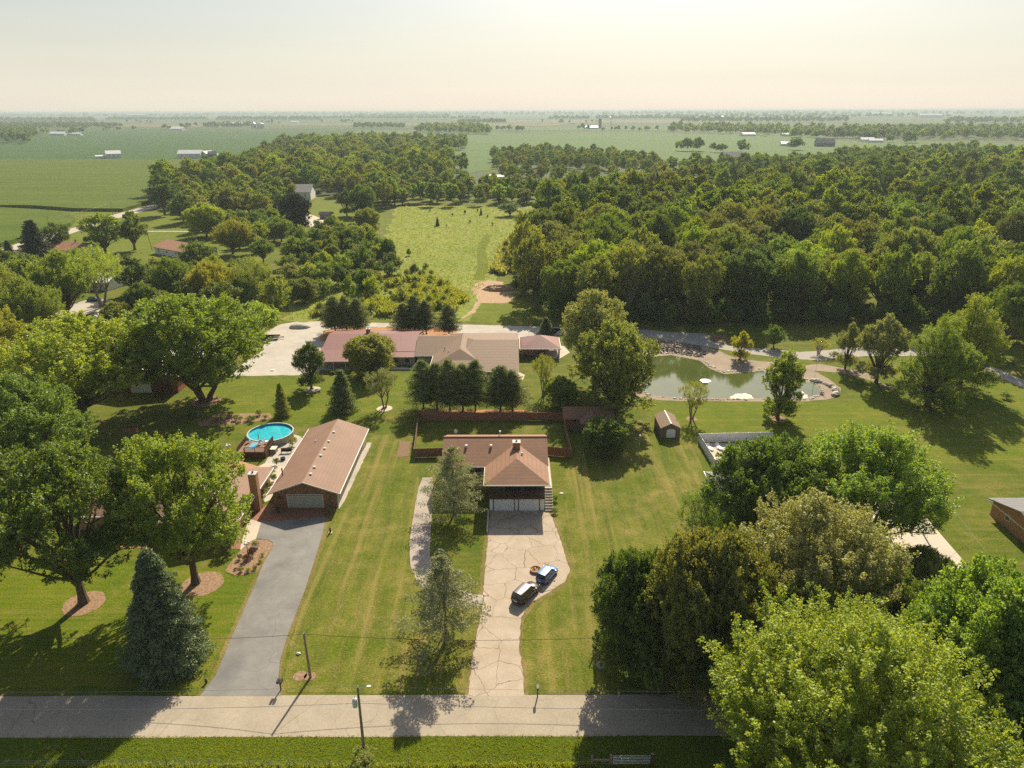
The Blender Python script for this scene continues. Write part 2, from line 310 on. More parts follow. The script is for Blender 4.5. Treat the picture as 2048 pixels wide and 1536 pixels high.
# ------------------------------------------------------------------ mesh helpers
class MB:
    def __init__(s): s.v = []; s.f = []
    def add(s, vs, fs):
        o = len(s.v); s.v += [tuple(p) for p in vs]; s.f += [tuple(i + o for i in f) for f in fs]; return s
    def box(s, x0, x1, y0, y1, z0, z1):
        return s.add([(x0, y0, z0), (x1, y0, z0), (x1, y1, z0), (x0, y1, z0), (x0, y0, z1), (x1, y0, z1), (x1, y1, z1), (x0, y1, z1)],
                     [(0, 3, 2, 1), (4, 5, 6, 7), (0, 1, 5, 4), (1, 2, 6, 5), (2, 3, 7, 6), (3, 0, 4, 7)])
    def prism(s, pts, z0, z1):
        n = len(pts)
        return s.add([(x, y, z0) for x, y in pts] + [(x, y, z1) for x, y in pts],
                     [tuple(range(n))[::-1], tuple(range(n, 2 * n))] + [(i, (i + 1) % n, n + (i + 1) % n, n + i) for i in range(n)])
    def slab(s, pts3, th):
        """a flat polygon in space given a thickness downwards"""
        n = len(pts3)
        return s.add(list(pts3) + [(x, y, z - th) for x, y, z in pts3],
                     [tuple(range(n)), tuple(range(n, 2 * n))[::-1]] + [(i, n + i, n + (i + 1) % n, (i + 1) % n) for i in range(n)])
    def tube(s, p0, p1, r0, r1=None, n=8, cap=True):
        r1 = r0 if r1 is None else r1
        p0 = Vector(p0); p1 = Vector(p1); d = (p1 - p0)
        if d.length < 1e-6: return s
        q = d.to_track_quat('Z', 'Y'); vs = []
        for p, r in ((p0, r0), (p1, r1)):
            for i in range(n):
                a = 2 * math.pi * i / n; vs.append(p + q @ Vector((r * math.cos(a), r * math.sin(a), 0)))
        fs = [(i, (i + 1) % n, n + (i + 1) % n, n + i) for i in range(n)]
        if cap: fs += [tuple(range(n))[::-1], tuple(range(n, 2 * n))]
        return s.add(vs, fs)
    def path(s, pts, rs, n=7):
        for i in range(len(pts) - 1): s.tube(pts[i], pts[i + 1], rs[i], rs[i + 1], n, cap=(i == len(pts) - 2 or i == 0))
        return s
    def ball(s, c, rx, ry=None, rz=None, n=10, m=6, jit=0, seed=0):
        ry = ry or rx; rz = rz or rx; rg = random.Random(seed); vs = [(c[0], c[1], c[2] + rz)]
        for j in range(1, m):
            for i in range(n):
                a = 2 * math.pi * i / n; b = math.pi * j / m; k = 1 + rg.uniform(-jit, jit)
                vs.append((c[0] + rx * k * math.sin(b) * math.cos(a), c[1] + ry * k * math.sin(b) * math.sin(a), c[2] + rz * k * math.cos(b)))
        vs.append((c[0], c[1], c[2] - rz)); L = len(vs) - 1
        fs = [(0, 1 + i, 1 + (i + 1) % n) for i in range(n)]
        for j in range(m - 2):
            o = 1 + j * n
            fs += [(o + i, o + n + i, o + n + (i + 1) % n, o + (i + 1) % n) for i in range(n)]
        o = 1 + (m - 2) * n; fs += [(L, o + (i + 1) % n, o + i) for i in range(n)]
        return s.add(vs, fs)
    def lathe(s, prof, n=24, c=(0, 0)):
        vs = []; fs = []
        for r, z in prof:
            for i in range(n):
                a = 2 * math.pi * i / n; vs.append((c[0] + r * math.cos(a), c[1] + r * math.sin(a), z))
        for j in range(len(prof) - 1):
            fs += [(j * n + i, j * n + (i + 1) % n, (j + 1) * n + (i + 1) % n, (j + 1) * n + i) for i in range(n)]
        return s.add(vs, fs)
    def build(s, name, mat, parent=None, loc=(0, 0, 0), smooth=False):
        me = bpy.data.meshes.new(name); me.from_pydata(s.v, [], s.f); me.update()
        if smooth: me.polygons.foreach_set('use_smooth', [True] * len(me.polygons))
        me.materials.append(M[mat] if isinstance(mat, str) else mat)
        o = bpy.data.objects.new(name, me); COL.objects.link(o); o.location = loc
        if parent: o.parent = parent
        return o
def part(parent, name, mat, fn, smooth=False):
    b = MB(); fn(b); return b.build(name, mat, parent, smooth=smooth)
def boxes(parent, name, mat, *bs):
    b = MB()
    for q in bs: b.box(*q)
    return b.build(name, mat, parent)

def sheet(name, pts, z, mat, world=False, jit=0, step=2.0, kind='structure', seed=1, label=None, h=0):
    """a ground sheet; pts are photo points (or metres when world); edges broken up by jit metres"""
    P = [tuple(p) for p in pts] if world else [at(px, py, z) for px, py in pts]
    if jit:
        rg = random.Random(seed); Q = []
        for i in range(len(P)):
            a, b = P[i], P[(i + 1) % len(P)]; L = math.dist(a, b); n = max(1, min(80, int(L / step)))
            for k in range(n):
                f = k / n; j = jit * (0 if k == 0 else 1)
                Q.append((a[0] + (b[0] - a[0]) * f + rg.uniform(-j, j), a[1] + (b[1] - a[1]) * f + rg.uniform(-j, j)))
        P = Q
    b = MB()
    if h: b.prism(P, z - h, z)
    else: b.add([(x, y, z) for x, y in P], [tuple(range(len(P)))])
    o = b.build(name, mat); me = o.data
    if me.polygons[0].normal.z < 0 and not h: me.flip_normals()
    return tag(o, label, None, None, kind)
def band(name, pts, width, z, mat, jit=.15, seed=1):
    """a ribbon of the given width along photo points"""
    P = [Vector(at(*p, z)) for p in pts]; L = []; Rr = []
    for i, p in enumerate(P):
        d = (P[min(i + 1, len(P) - 1)] - P[max(i - 1, 0)]).normalized(); nrm = Vector((-d.y, d.x))
        L.append(tuple(p + nrm * width / 2)); Rr.append(tuple(p - nrm * width / 2))
    return sheet(name, L + Rr[::-1], z, mat, world=True, jit=jit, seed=seed)

# ================================================================== SETTING
sheet('ground', [(-30000, -300), (30000, -300), (30000, 40000), (-30000, 40000)], -.05, 'far_green', world=True)
sheet('lawn', [(-260, 60.8), (260, 60.8), (520, 560), (-420, 560)], 0.0, 'lawn', world=True)
sheet('lawn', [(-260, 20), (260, 20), (260, 55.3), (-260, 55.3)], 0.0, 'verge', world=True)
# mown strips beside the drives
sheet('lawn', [(562, 1386), (600, 1200), (655, 1040), (745, 870), (830, 870), (838, 960), (815, 1100), (880, 1200), (960, 1200), (940, 1386)], .012, 'lawn_y', jit=.2)
sheet('lawn', [(1048, 1386), (1045, 1250), (1140, 1150), (1100, 1020), (1150, 900), (1300, 830), (1400, 900), (1420, 1100), (1480, 1386)], .012, 'lawn_y', jit=.2)
sheet('lawn', [(1240, 795), (1700, 805), (1760, 720), (2060, 760), (2300, 900), (1900, 930), (1400, 880), (1300, 830)], .012, 'lawn_x', jit=.4)
sheet('lawn', [(380, 760), (640, 760), (840, 750), (840, 800), (640, 850), (400, 830)], .012, 'lawn_x', jit=.4)
sheet('lawn', [(-120, 1375), (395, 1375), (450, 1290), (500, 1180), (440, 1140), (-100, 1110)], .012, 'lawn_x', jit=.3)
sheet('meadow', [(800, 412), (1078, 412), (1066, 440), (1010, 490), (985, 545), (1030, 600), (1100, 640), (1040, 645), (560, 640), (600, 600), (700, 540), (780, 500), (772, 450)], .03, 'meadow', jit=3, step=7)
sheet('lawn', [(935, 645), (968, 600), (1040, 600), (1140, 632), (1140, 650)], .045, 'lawn_x', jit=.6)
# fields
def fsheet(name, pts, z, mat, h=0): return sheet(name, pts, z, mat, h=h)
sheet('field', [(-1500, 318), (610, 318), (500, 335), (330, 392), (245, 417), (150, 416), (60, 410), (-1500, 405)], 2.0, 'corn', h=2.0)
sheet('field', [(-1500, 412), (0, 414), (90, 419), (140, 428), (150, 436), (140, 446), (90, 460), (0, 486), (-1500, 640)], 2.0, 'corn', h=2.0)
band('hedge_strip', [(236, 317.3), (360, 317.4)], 7, 2.3, 'verge', .5); band('hedge_strip', [(445, 317.4), (600, 319)], 7, 2.3, 'verge', .5)
fsheet('field', [(-2500, 262), (700, 262), (640, 290), (600, 318), (-2500, 318)], .15, 'soy')
fsheet('field', [(700, 262), (1000, 262), (980, 300), (900, 330), (640, 290)], .12, 'soy_light')
fsheet('field', [(950, 268), (1640, 268), (1700, 300), (1560, 320), (1000, 330), (930, 350)], .15, 'soy_light')
fsheet('field', [(1560, 282), (2500, 290), (2500, 312), (1700, 312)], .2, 'soy_light')
fsheet('field', [(-2500, 256), (1000, 257), (700, 261), (-2500, 261)], .3, 'soy')
fsheet('field', [(75, 248.5), (420, 248.5), (400, 254), (70, 254)], .6, 'wheat')
fsheet('field', [(560, 246.5), (1150, 246.5), (1100, 252), (560, 251)], .6, 'wheat')
fsheet('field', [(1010, 240), (1500, 240), (1480, 246), (1010, 246)], .8, 'wheat')
fsheet('field', [(820, 253.5), (1600, 254), (1640, 262), (900, 261)], .5, 'soy_light')
fsheet('field', [(1200, 234), (2048, 231), (2048, 233.5), (1200, 236)], 2, 'soy_light')
fsheet('field', [(100, 236), (900, 236), (900, 239), (100, 240)], 2, 'soy_light')
band('farm_road', [(-400, 262), (300, 261.3), (700, 261.3), (1000, 261)], 7, .7, 'concrete', 0)
# roads and drives
sheet('road', [(-300, 55.15), (300, 55.15), (300, 60.75), (-300, 60.75)], .02, 'road', world=True, jit=.07, step=1.2)
sheet('driveway_edge', [(392, 1391), (424, 1350), (455, 1275), (497, 1180), (524, 1120), (540, 1090), (660, 1032), (659, 1042), (649, 1085), (619, 1180), (583, 1270), (567, 1320), (563, 1360), (572, 1391)], .016, 'dryedge', jit=.12, step=.5)
sheet('driveway', [(400, 1392), (432, 1350), (463, 1275), (505, 1180), (530, 1120), (548, 1092), (545, 1084), (535, 1079), (513, 1077), (523, 1042), (653, 1030), (640, 1085), (610, 1180), (575, 1270), (560, 1320), (556, 1360), (562, 1392)], .024, 'asphalt', jit=.03)
sheet('driveway', [(523, 1042), (498, 1038), (484, 1080), (480, 1100), (512, 1078)], .022, 'concrete')
sheet('brick_apron', [(536, 1008), (668, 1012), (675, 1020), (652, 1034), (522, 1044), (500, 1038), (512, 1020)], .028, 'brickpave', jit=.02)
sheet('driveway_edge', [(928, 1391), (935, 1330), (942, 1290), (956, 1210), (961, 1140), (971, 1060), (975, 1021), (1092, 1021), (1110, 1031), (1125, 1068), (1139, 1110), (1148, 1140), (1136, 1169), (1090, 1198), (1068, 1212), (1049, 1238), (1045, 1290), (1052, 1340), (1058, 1391)], .016, 'dryedge', jit=.2, step=.4)
sheet('driveway', [(936, 1392), (943, 1330), (950, 1290), (965, 1210), (970, 1140), (977, 1060), (980, 1019), (1090, 1019), (1103, 1031), (1117, 1068), (1130, 1110), (1140, 1140), (1128, 1165), (1085, 1192), (1062, 1205), (1042, 1235), (1038, 1290), (1045, 1340), (1050, 1392)], .024, 'cracked', jit=.09, step=.6)
sheet('path', [(845, 955), (865, 954), (866, 1000), (861, 1060), (860, 1110), (866, 1140), (885, 1168), (945, 1188), (968, 1190), (965, 1212), (900, 1208), (858, 1186), (833, 1160), (821, 1130), (819, 1085), (827, 1030), (837, 975)], .024, 'oldwalk', jit=.05, step=.8)
sheet('path', [(676, 1000), (700, 945), (735, 885), (744, 886), (715, 945), (690, 1000), (678, 1018)], .02, 'gravel', jit=.1, step=.8)
sheet('path', [(240, 1082), (490, 1084), (485, 1098), (240, 1096)], .02, 'brickpave', jit=.03)
sheet('driveway', [(1800, 1000), (1835, 1015), (1935, 1130), (1930, 1150), (1990, 1240), (1900, 1240), (1740, 1040), (1720, 990)], .022, 'concrete')
sheet('gravel_yard', [(462, 752), (468, 738), (528, 700), (525, 668), (560, 649), (600, 642), (645, 643), (700, 645), (900, 648), (1040, 652), (1130, 655), (1100, 672), (1055, 672), (1000, 688), (935, 683), (900, 660), (700, 652), (645, 662), (652, 700), (640, 742), (600, 750)], .02, 'gravel', jit=.25, step=1.5)
sheet('mulch_bed', [(640, 672), (652, 662), (680, 656), (740, 654), (830, 654), (900, 657), (922, 668), (905, 678), (700, 682), (640, 682)], .03, 'orange_mulch', jit=.2)
sheet('lane', [(1100, 656), (1293, 659), (1340, 664), (1412, 667), (1420, 680), (1460, 692), (1560, 700), (1600, 704), (1660, 700), (1720, 690), (1850, 692), (1950, 718), (2048, 760), (2200, 830), (2200, 860), (2048, 776), (1955, 737), (1850, 712), (1730, 712), (1640, 721), (1560, 715), (1500, 708), (1440, 698), (1400, 690), (1300, 676), (1200, 670), (1100, 670)], .02, 'lane', jit=.12)
sheet('mulch_bed', [(1415, 668), (1450, 670), (1462, 684), (1430, 686)], .03, 'soil', jit=.2)
sheet('dirt_path', [(922, 638), (948, 626), (962, 606), (1012, 606), (1030, 596), (1014, 580), (1005, 564), (975, 560), (950, 566), (943, 578), (956, 600), (944, 620)], .06, 'dirt', jit=.5, step=1.5)
band('dirt_path', [(955, 560), (968, 535), (962, 500), (975, 470)], 4.5, .055, 'lawn_x', .4)
sheet('tilled_soil', [(792, 914), (818, 912), (822, 882), (800, 882)], .03, 'soil', jit=.15, step=.7)
sheet('mulch_bed', [(836, 828), (845, 820), (1045, 820), (1120, 828), (1120, 836), (838, 836)], .03, 'orange_mulch', jit=.3)
sheet('mulch_bed', [(548, 1092), (545, 1085), (535, 1080), (510, 1078), (497, 1084), (480, 1102), (462, 1125), (450, 1142), (475, 1152), (515, 1143), (526, 1120)], .028, 'mulch', jit=.06, step=.6)
sheet('mulch_bed', [(300, 1062), (345, 1070), (350, 1082), (480, 1084), (485, 1060), (250, 1060)], .018, 'mulch', jit=.05)
sheet('patio', [(536, 915), (560, 890), (585, 868), (600, 872), (612, 885), (585, 925), (565, 945), (530, 925)], .02, 'gravel', jit=.08)
sheet('patio', [(532, 925), (575, 935), (560, 962), (540, 1000), (528, 1005), (520, 960), (512, 935)], .026, 'concrete', jit=.05)
sheet('mulch_bed', [(390, 840), (440, 826), (540, 826), (545, 836), (480, 848), (400, 852)], .02, 'mulch', jit=.3)
sheet('pond_bank', [(1288, 672), (1300, 680), (1340, 680), (1400, 690), (1440, 702), (1462, 712), (1480, 718), (1530, 723), (1600, 728), (1628, 742), (1655, 756), (1682, 776), (1680, 788), (1655, 799), (1600, 803), (1500, 803), (1330, 801), (1285, 797), (1265, 785), (1260, 740)], .03, 'bank', jit=.3, step=1.5)
sheet('pond_shore', [(1285, 785), (1275, 750), (1292, 712), (1343, 707), (1399, 718), (1423, 735), (1449, 745), (1484, 743), (1526, 738), (1602, 759), (1632, 763), (1647, 787), (1618, 798), (1524, 799), (1456, 799), (1370, 799), (1325, 795), (1297, 793)], .038, 'bank', jit=.4, step=.9)
sheet('pond_water', [(1288, 785), (1278, 750), (1296, 714), (1343, 710), (1398, 721), (1422, 738), (1449, 748), (1483, 746), (1524, 741), (1600, 762), (1629, 766), (1642, 786), (1614, 796), (1524, 796), (1456, 796), (1370, 796), (1326, 792), (1299, 790)], .046, 'pond', jit=.12, step=1.5)
sheet('pond_shore', [(1460, 793), (1470, 788), (1490, 786), (1503, 790), (1508, 797), (1462, 798)], .052, 'pale_mottle', jit=.25, step=.8)  # plain pale patch overlapping the near edge of the water
sheet('pond_shore', [(1590, 797), (1592, 786), (1604, 782), (1612, 788), (1618, 796)], .052, 'pale_mottle', jit=.2, step=.8)  # smaller pale patch near the right end of the pond
sheet('pond_shore', [(1280, 752), (1296, 748), (1302, 752), (1290, 757)], .052, 'pale_mottle', jit=.2, step=.8)
sheet('path', [(1580, 733), (1640, 728), (1740, 745), (1760, 765), (1790, 775), (1785, 781), (1745, 762), (1680, 745), (1600, 740)], .034, 'bank', jit=.3)
sheet('concrete_slab', [(1030, 706), (1118, 718), (1140, 705), (1128, 692), (1050, 690)], .05, 'concrete')
sheet('concrete_slab', [(1030, 740), (1050, 750), (1046, 760), (1030, 765)], .04, 'concrete', jit=.1)
sheet('path', [(0, 500), (60, 478), (150, 455), (225, 430), (290, 413), (320, 406), (345, 400), (352, 405), (318, 414), (250, 432), (170, 458), (80, 487), (0, 512), (-100, 540), (-100, 530)], .03, 'gravel', jit=.2)
band('path', [(215, 462), (420, 463)], 2.5, .03, 'gravel', .1)
sheet('driveway', [(596, 420), (630, 432), (652, 440), (628, 456), (600, 445)], .03, 'concrete')
sheet('lawn', [(640, 395), (760, 400), (772, 450), (700, 470), (655, 455), (600, 420)], .02, 'lawn_x', jit=1)
sheet('lawn', [(180, 422), (400, 420), (500, 500), (420, 520), (150, 520), (60, 500)], .015, 'lawn_x', jit=1)
sheet('driveway', [(130, 640), (200, 625), (225, 600), (190, 595), (100, 620)], .03, 'gravel', jit=.3)
# far lawns seen between the woods
for q in ([(925, 322), (1000, 322), (990, 342), (900, 338)], [(1090, 358), (1330, 362), (1320, 378), (1080, 375)], [(1150, 372), (1350, 382), (1340, 396), (1160, 392)], [(1930, 700), (2100, 705), (2100, 735), (1960, 720)]):
    sheet('lawn', q, .1, 'lawn_x', jit=1.5, step=8)
for px, py, r in ((625, 779, 1.9), (769, 817, 1.7), (168, 1207, 2.6), (405, 1168, 2.8), (412, 803, 3.2), (1383, 838, 1.2), (1555, 838, 1.8), (1480, 718, 1.5), (545, 741, .8), (620, 1353, .7), (600, 1352, .8)):
    x, y = at(px, py)
    sheet('mulch_ring', [(x + r * math.cos(a * .5236), y + r * math.sin(a * .5236)) for a in range(12)], .033, 'concrete' if px in (625, 769, 545) else 'mulch', world=True, jit=.12, step=.4)

# ================================================================== TREES
def np_mesh(name, V, nper, mat, vcol=None):
    """V: (n*nper, 3) corner positions, nper corners per face"""
    V = np.asarray(V, np.float32).reshape(-1, 3); nv = len(V); nf = nv // nper
    me = bpy.data.meshes.new(name); me.vertices.add(nv); me.vertices.foreach_set('co', V.ravel())
    me.loops.add(nv); me.loops.foreach_set('vertex_index', np.arange(nv, dtype=np.int32))
    me.polygons.add(nf); me.polygons.foreach_set('loop_start', np.arange(0, nv, nper, dtype=np.int32))
    me.polygons.foreach_set('loop_total', np.full(nf, nper, dtype=np.int32))
    me.update(calc_edges=True)
    if vcol is not None:
        a = me.attributes.new('v', 'FLOAT', 'FACE'); a.data.foreach_set('value', vcol.astype(np.float32))
    me.materials.append(M[mat]); return me
def unit(a): return a / np.maximum(np.linalg.norm(a, axis=-1, keepdims=True), 1e-6)
def leaves(C, D, per, slen, srad, ll, lw, rg, up=.5, vspray=.5):
    """sprays at C pointing along D, each of `per` leaf faces; returns corners and per-leaf shade"""
    n = len(C); t = rg.random((n, per, 1))
    pos = C[:, None] + D[:, None] * t * slen + rg.normal(0, 1, (n, per, 3)) * srad * (1.15 - t)
    a = unit(rg.normal(0, 1, (n, per, 3)) + D[:, None] * .9)
    nr = unit(rg.normal(0, 1, (n, per, 3)) + np.array([0, 0, up * 2]))
    b = unit(np.cross(nr, a)); s = .7 + .6 * rg.random((n, per, 1))
    p = pos.reshape(-1, 3); a = (a * s * ll / 2).reshape(-1, 3); b = (b * s * lw / 2).reshape(-1, 3)
    V = np.stack([p - a, p + b, p + a, p - b], 1)
    v = (vspray * rg.random((n, 1)) + (1 - vspray) * rg.random((n, per))).ravel()
    return V, v
def decid(seed, H=14, Rr=6, base=.16, nl=16, lr=.40, nt=420, sp=9, per=9, TL=1.5, TR=.5, ll=.22, lw=.16, upd=.8, shape=1.0, trunks=1, gap=0.0, slen=.35, srad=.13, box=.5, skirt=0):
    """branch masses round the trunk, each carrying leafy shoots; a shoot is a cone of small leaf sprays"""
    rg = np.random.default_rng(seed)
    zc = H * (base + 1) / 2; hz = H * (1 - base) / 2
    L = []; k = 0
    while len(L) < nl and k < 5000:
        k += 1; d = unit(rg.normal(0, 1, 3)); d[2] = d[2] * .9 + .12; d = unit(d); rr = .52 + .18 * rg.random()
        if box < .45: d = d / (math.hypot(d[0], d[1]) ** 3 + abs(d[2]) ** 3) ** (1 / 3)
        c = np.array([d[0] * Rr * rr, d[1] * Rr * rr, zc + d[2] * hz * rr])
        tz = (c[2] - H * base) / (H * (1 - base)); wdt = (math.sin(math.pi * min(max(tz, .02), .98) ** shape)) ** box
        c[0] *= wdt * 1.12; c[1] *= wdt * 1.12
        if all(np.linalg.norm((c - q) / [Rr, Rr, hz]) > .30 for q, _ in L): L.append((c, lr * Rr * (.7 + .6 * rg.random())))
    L.append((np.array([0, 0, zc]), lr * Rr * 1.2)); L.append((np.array([rg.normal() * .12 * Rr, rg.normal() * .12 * Rr, H - lr * Rr * 1.15]), lr * Rr * .95))
    for i in range(skirt):
        a_ = 6.283 * i / skirt + rg.random() * .6; q_ = Rr * (.42 + .16 * rg.random()); L.append((np.array([q_ * math.cos(a_), q_ * math.sin(a_), H * base * .3 + lr * Rr * .8 + rg.random() * H * .06]), lr * Rr * (.75 + .4 * rg.random())))
    Cs = []; Ds = []; Ts = []
    vol = np.array([r ** 2 for _, r in L]); vol = vol / vol.sum(); mid = np.array([0, 0, zc * .62])
    for (c, r), f in zip(L, vol):
        n = max(4, int(nt * f)); d = unit(rg.normal(0, 1, (n, 3))); d[:, 2] = np.where(d[:, 2] < -.3, -d[:, 2], d[:, 2])
        b0 = c + d * r * (.55 + .3 * rg.random((n, 1))); o = unit(b0 - mid)
        ax = unit(d * .45 + o * .45 + np.array([0, 0, upd])); tl = TL * (.6 + .8 * rg.random((n, 1))); tr = TR * (.7 + .6 * rg.random((n, 1)))
        t = rg.random((n, sp, 1)) ** .9
        q = b0[:, None] + ax[:, None] * t * tl[:, None] + unit(rg.normal(0, 1, (n, sp, 3))) * tr[:, None] * (1.12 - t)
        Cs.append(q.reshape(-1, 3)); Ds.append(unit(np.repeat(ax, sp, 0) + rg.normal(0, .35, (n * sp, 3)))); Ts.append(np.repeat(rg.random(n), sp))
    C = np.concatenate(Cs); D = np.concatenate(Ds); Tf = np.concatenate(Ts)
    C[:, 2] = np.maximum(C[:, 2], H * base * .5 + .1 * rg.random(len(C)))
    if gap:
        kk = np.sin(C[:, 0] * 1.9 + seed) * np.sin(C[:, 1] * 2.1) * np.sin(C[:, 2] * 1.7) > -gap; C = C[kk]; D = D[kk]; Tf = Tf[kk]
    V, v = leaves(C, D, per, slen, srad, ll, lw, rg)
    v = v * .6 + .4 * np.repeat(Tf, per)
    # trunk and limbs
    mb = MB(); lz = H * max(base, .12)
    tw = [(0, 0)] if trunks == 1 else [(.35 * math.cos(6.28 * i / trunks), .35 * math.sin(6.28 * i / trunks)) for i in range(trunks)]
    tr = H * .022 / (1 if trunks == 1 else 1.35)
    forks = []
    for (tx, ty) in tw:
        top = Vector((tx * 3.2, ty * 3.2, lz * 1.15)); mb.path([(tx, ty, -.15), (tx * 1.5, ty * 1.5, lz * .4), tuple(top)], [tr * 1.6, tr * 1.1, tr * .9], 8); forks.append(top)
    for i, (c, r) in enumerate(L):
        f = forks[i % len(forks)]; m = f.lerp(Vector(c), .5) + Vector((0, 0, -.06 * H * (i % 3 == 0)))
        m = m.lerp(Vector((f.x, f.y, m.z)), .25)
        mb.path([tuple(f), tuple(m), tuple(c)], [tr * .65, tr * .4, tr * .16], 6)
        for j in range(4):
            d = unit(rg.normal(0, 1, 3)); e_ = c + d * r * .85; mb.tube(tuple(m.lerp(Vector(c), .7)), tuple(e_), tr * .18, tr * .05, 4, False)
    return V, v, mb
def conifer(seed, H=13, Rr=3, base=.04, whorls=26, nb=11, per=7, seg=8, droop=.25, prof=.85, ll=.42, lw=.10, srad=.13, jit=.2, upturn=0, slen=.4, gapw=0.0):
    rg = np.random.default_rng(seed); Cs = []; Ds = []; mb = MB()
    mb.path([(0, 0, -.1), (0, 0, H * .5), (0, 0, H * .98)], [H * .018, H * .011, H * .002], 7)
    for i in range(whorls):
        t = i / (whorls - 1); z = H * (base + (1 - base) * t ** .92); r = Rr * (1 - t) ** prof * (1 + jit * rg.normal() * .5) + .12
        nn = max(4, int(nb * (.4 + .6 * (1 - t)))); off = rg.random() * 6.28
        for k in range(nn):
            if rg.random() < gapw: continue
            a = off + 6.283 * k / nn + rg.normal() * .15; rr = r * (1 + jit * rg.normal()); zz = z + rg.normal() * H * .012
            s = np.linspace(.18, 1, seg); dr = np.array([math.cos(a), math.sin(a), 0])
            P = dr * (rr * s)[:, None]; P[:, 2] = zz - droop * rr * s ** 1.3 + upturn * rr * np.maximum(0, s - .6)
            sd_ = np.array([-dr[1], dr[0], 0])
            for q in (-1, 0, 1):
                wdt = .22 * rr * (1 - s * .75) * q
                Cs.append(P + sd_ * wdt[:, None]); Ds.append(np.tile(unit(dr + sd_ * q * .6 + np.array([0, 0, .15])), (seg, 1)))
            if i % 2 == 0: mb.tube((0, 0, zz), tuple(P[-1] * .9 + np.array([0, 0, zz * .1])), H * .004, H * .001, 4, False)
    C = np.concatenate(Cs); D = np.concatenate(Ds)
    V, v = leaves(C, D, per, slen, srad, ll, lw, rg, up=.5, vspray=.6); return V, v, mb
PROTO = {}
def proto(name, res, bark='bark'):
    V, v, mb = res
    cm = np_mesh('crown', V, 4, 'l_mid', v)
    tm = bpy.data.meshes.new('trunk'); tm.from_pydata(mb.v, [], mb.f); tm.update(); tm.materials.append(M[bark])
    H = float(V[..., 2].max()); rad = float(np.percentile(np.hypot(V[..., 0], V[..., 1]), 98.5))
    PROTO[name] = (cm, tm, H, rad)
# near, large
proto('bigmaple', decid(1, 14, 7, .10, 34, .24, 1500, 17, 11, 2.3, .38, .125, .09, 1.2, slen=.3, srad=.10, gap=.5))
proto('spiky', decid(61, 14, 7, .10, 28, .26, 1100, 12, 10, 1.8, .40, .18, .12, 1.2))
proto('spiky2', decid(2, 15, 6, .10, 24, .28, 1000, 12, 10, 2.0, .36, .17, .11, 1.7))
proto('round', decid(3, 13, 6.3, .06, 30, .28, 1400, 12, 10, 1.0, .58, .18, .13, .6, skirt=7))
proto('open', decid(4, 15, 7, .14, 26, .24, 1000, 12, 10, 1.3, .52, .18, .13, .6, gap=.5, box=.42))
proto('open2', decid(5, 15, 6.6, .13, 24, .25, 900, 12, 10, 1.4, .52, .18, .13, .7, gap=.5, box=.42))
proto('globe', decid(17, 15, 7, .11, 30, .25, 1300, 12, 10, 1.4, .5, .18, .13, .7, gap=.55, box=.42, trunks=3))
proto('airy', decid(6, 12, 5, .25, 14, .24, 280, 10, 9, 1.4, .38, .17, .08, .9, trunks=3), 'bark_pale')
proto('oval', decid(7, 11, 3.4, .14, 16, .34, 600, 10, 9, .9, .33, .17, .12, .9, shape=.8, skirt=5))
proto('column', decid(8, 11, 3.0, .08, 16, .32, 440, 10, 9, .9, .38, .2, .15, .6, shape=.62, skirt=6))
proto('tall', decid(9, 20, 6.8, .10, 30, .27, 1100, 11, 9, 1.5, .58, .23, .17, .8, shape=1.35, box=.4, skirt=4))
proto('tall2', decid(10, 21, 6.2, .12, 26, .27, 940, 11, 9, 1.8, .55, .23, .17, 1.0, shape=1.5, box=.4))
proto('tall3', decid(15, 18, 7.4, .10, 28, .26, 980, 11, 9, 1.1, .75, .23, .17, .4, shape=1.3, box=.35, skirt=5))
proto('cypress', decid(11, 16, 4.8, .03, 26, .28, 1000, 11, 10, 1.5, .32, .20, .07, 1.0, shape=.62, skirt=8))
proto('bare', decid(71, 17, 5, .2, 26, .26, 40, 5, 5, 1.2, .5, .2, .12, 1.0), 'bark_pale')
proto('shrub', decid(12, 3, 1.8, .02, 10, .42, 170, 7, 8, .4, .2, .11, .08, .6, slen=.15, srad=.08))
for i, (H, Rr, b, sh) in enumerate(((18, 6.4, .10, 1.4), (20, 5.8, .12, 1.6), (17, 7.2, .08, 1.3), (19, 5.4, .10, 1.2), (16, 6.6, .05, 1.5))):
    proto('wood%d' % i, decid(20 + i, H, Rr, b, 20, .27, 420, 7, 7, 1.4, .75, .42, .30, .6, slen=.45, srad=.22, shape=sh, box=.38))
for i, (H, Rr) in enumerate(((8, 3.2), (7, 3.0), (9, 3.4))):
    proto('young%d' % i, decid(30 + i, H, Rr, .04, 12, .32, 240, 7, 7, 1.3, .4, .26, .17, 1.2))
for i, (H, Rr) in enumerate(((15, 6.5), (14, 7.5), (17, 6))):
    proto('far%d' % i, decid(40 + i, H, Rr, .02, 10, .34, 80, 5, 4, 1.6, 1.1, 1.4, 1.0, .6, slen=.8, srad=.6, shape=1.4, box=.35))
proto('spruce', conifer(50, 13, 3.3, .01, 44, 16, 10, 11, .30, .72, .26, .07, .14, .13))
proto('pine', conifer(51, 10, 2.6, .20, 17, 9, 12, 6, .05, .50, .42, .07, .26, .16, .2, .5))
proto('pine2', conifer(52, 10, 2.7, .22, 15, 9, 12, 6, .0, .55, .42, .07, .28, .20, .2, .5))
proto('sagepine', conifer(53, 11, 4.3, .14, 17, 8, 12, 8, .05, .55, .34, .08, .20, .24, .32, .55, gapw=.22))
proto('openspruce', conifer(54, 11, 4.6, .14, 14, 8, 12, 9, .20, .55, .34, .09, .18, .22, .30, .55, gapw=.22))
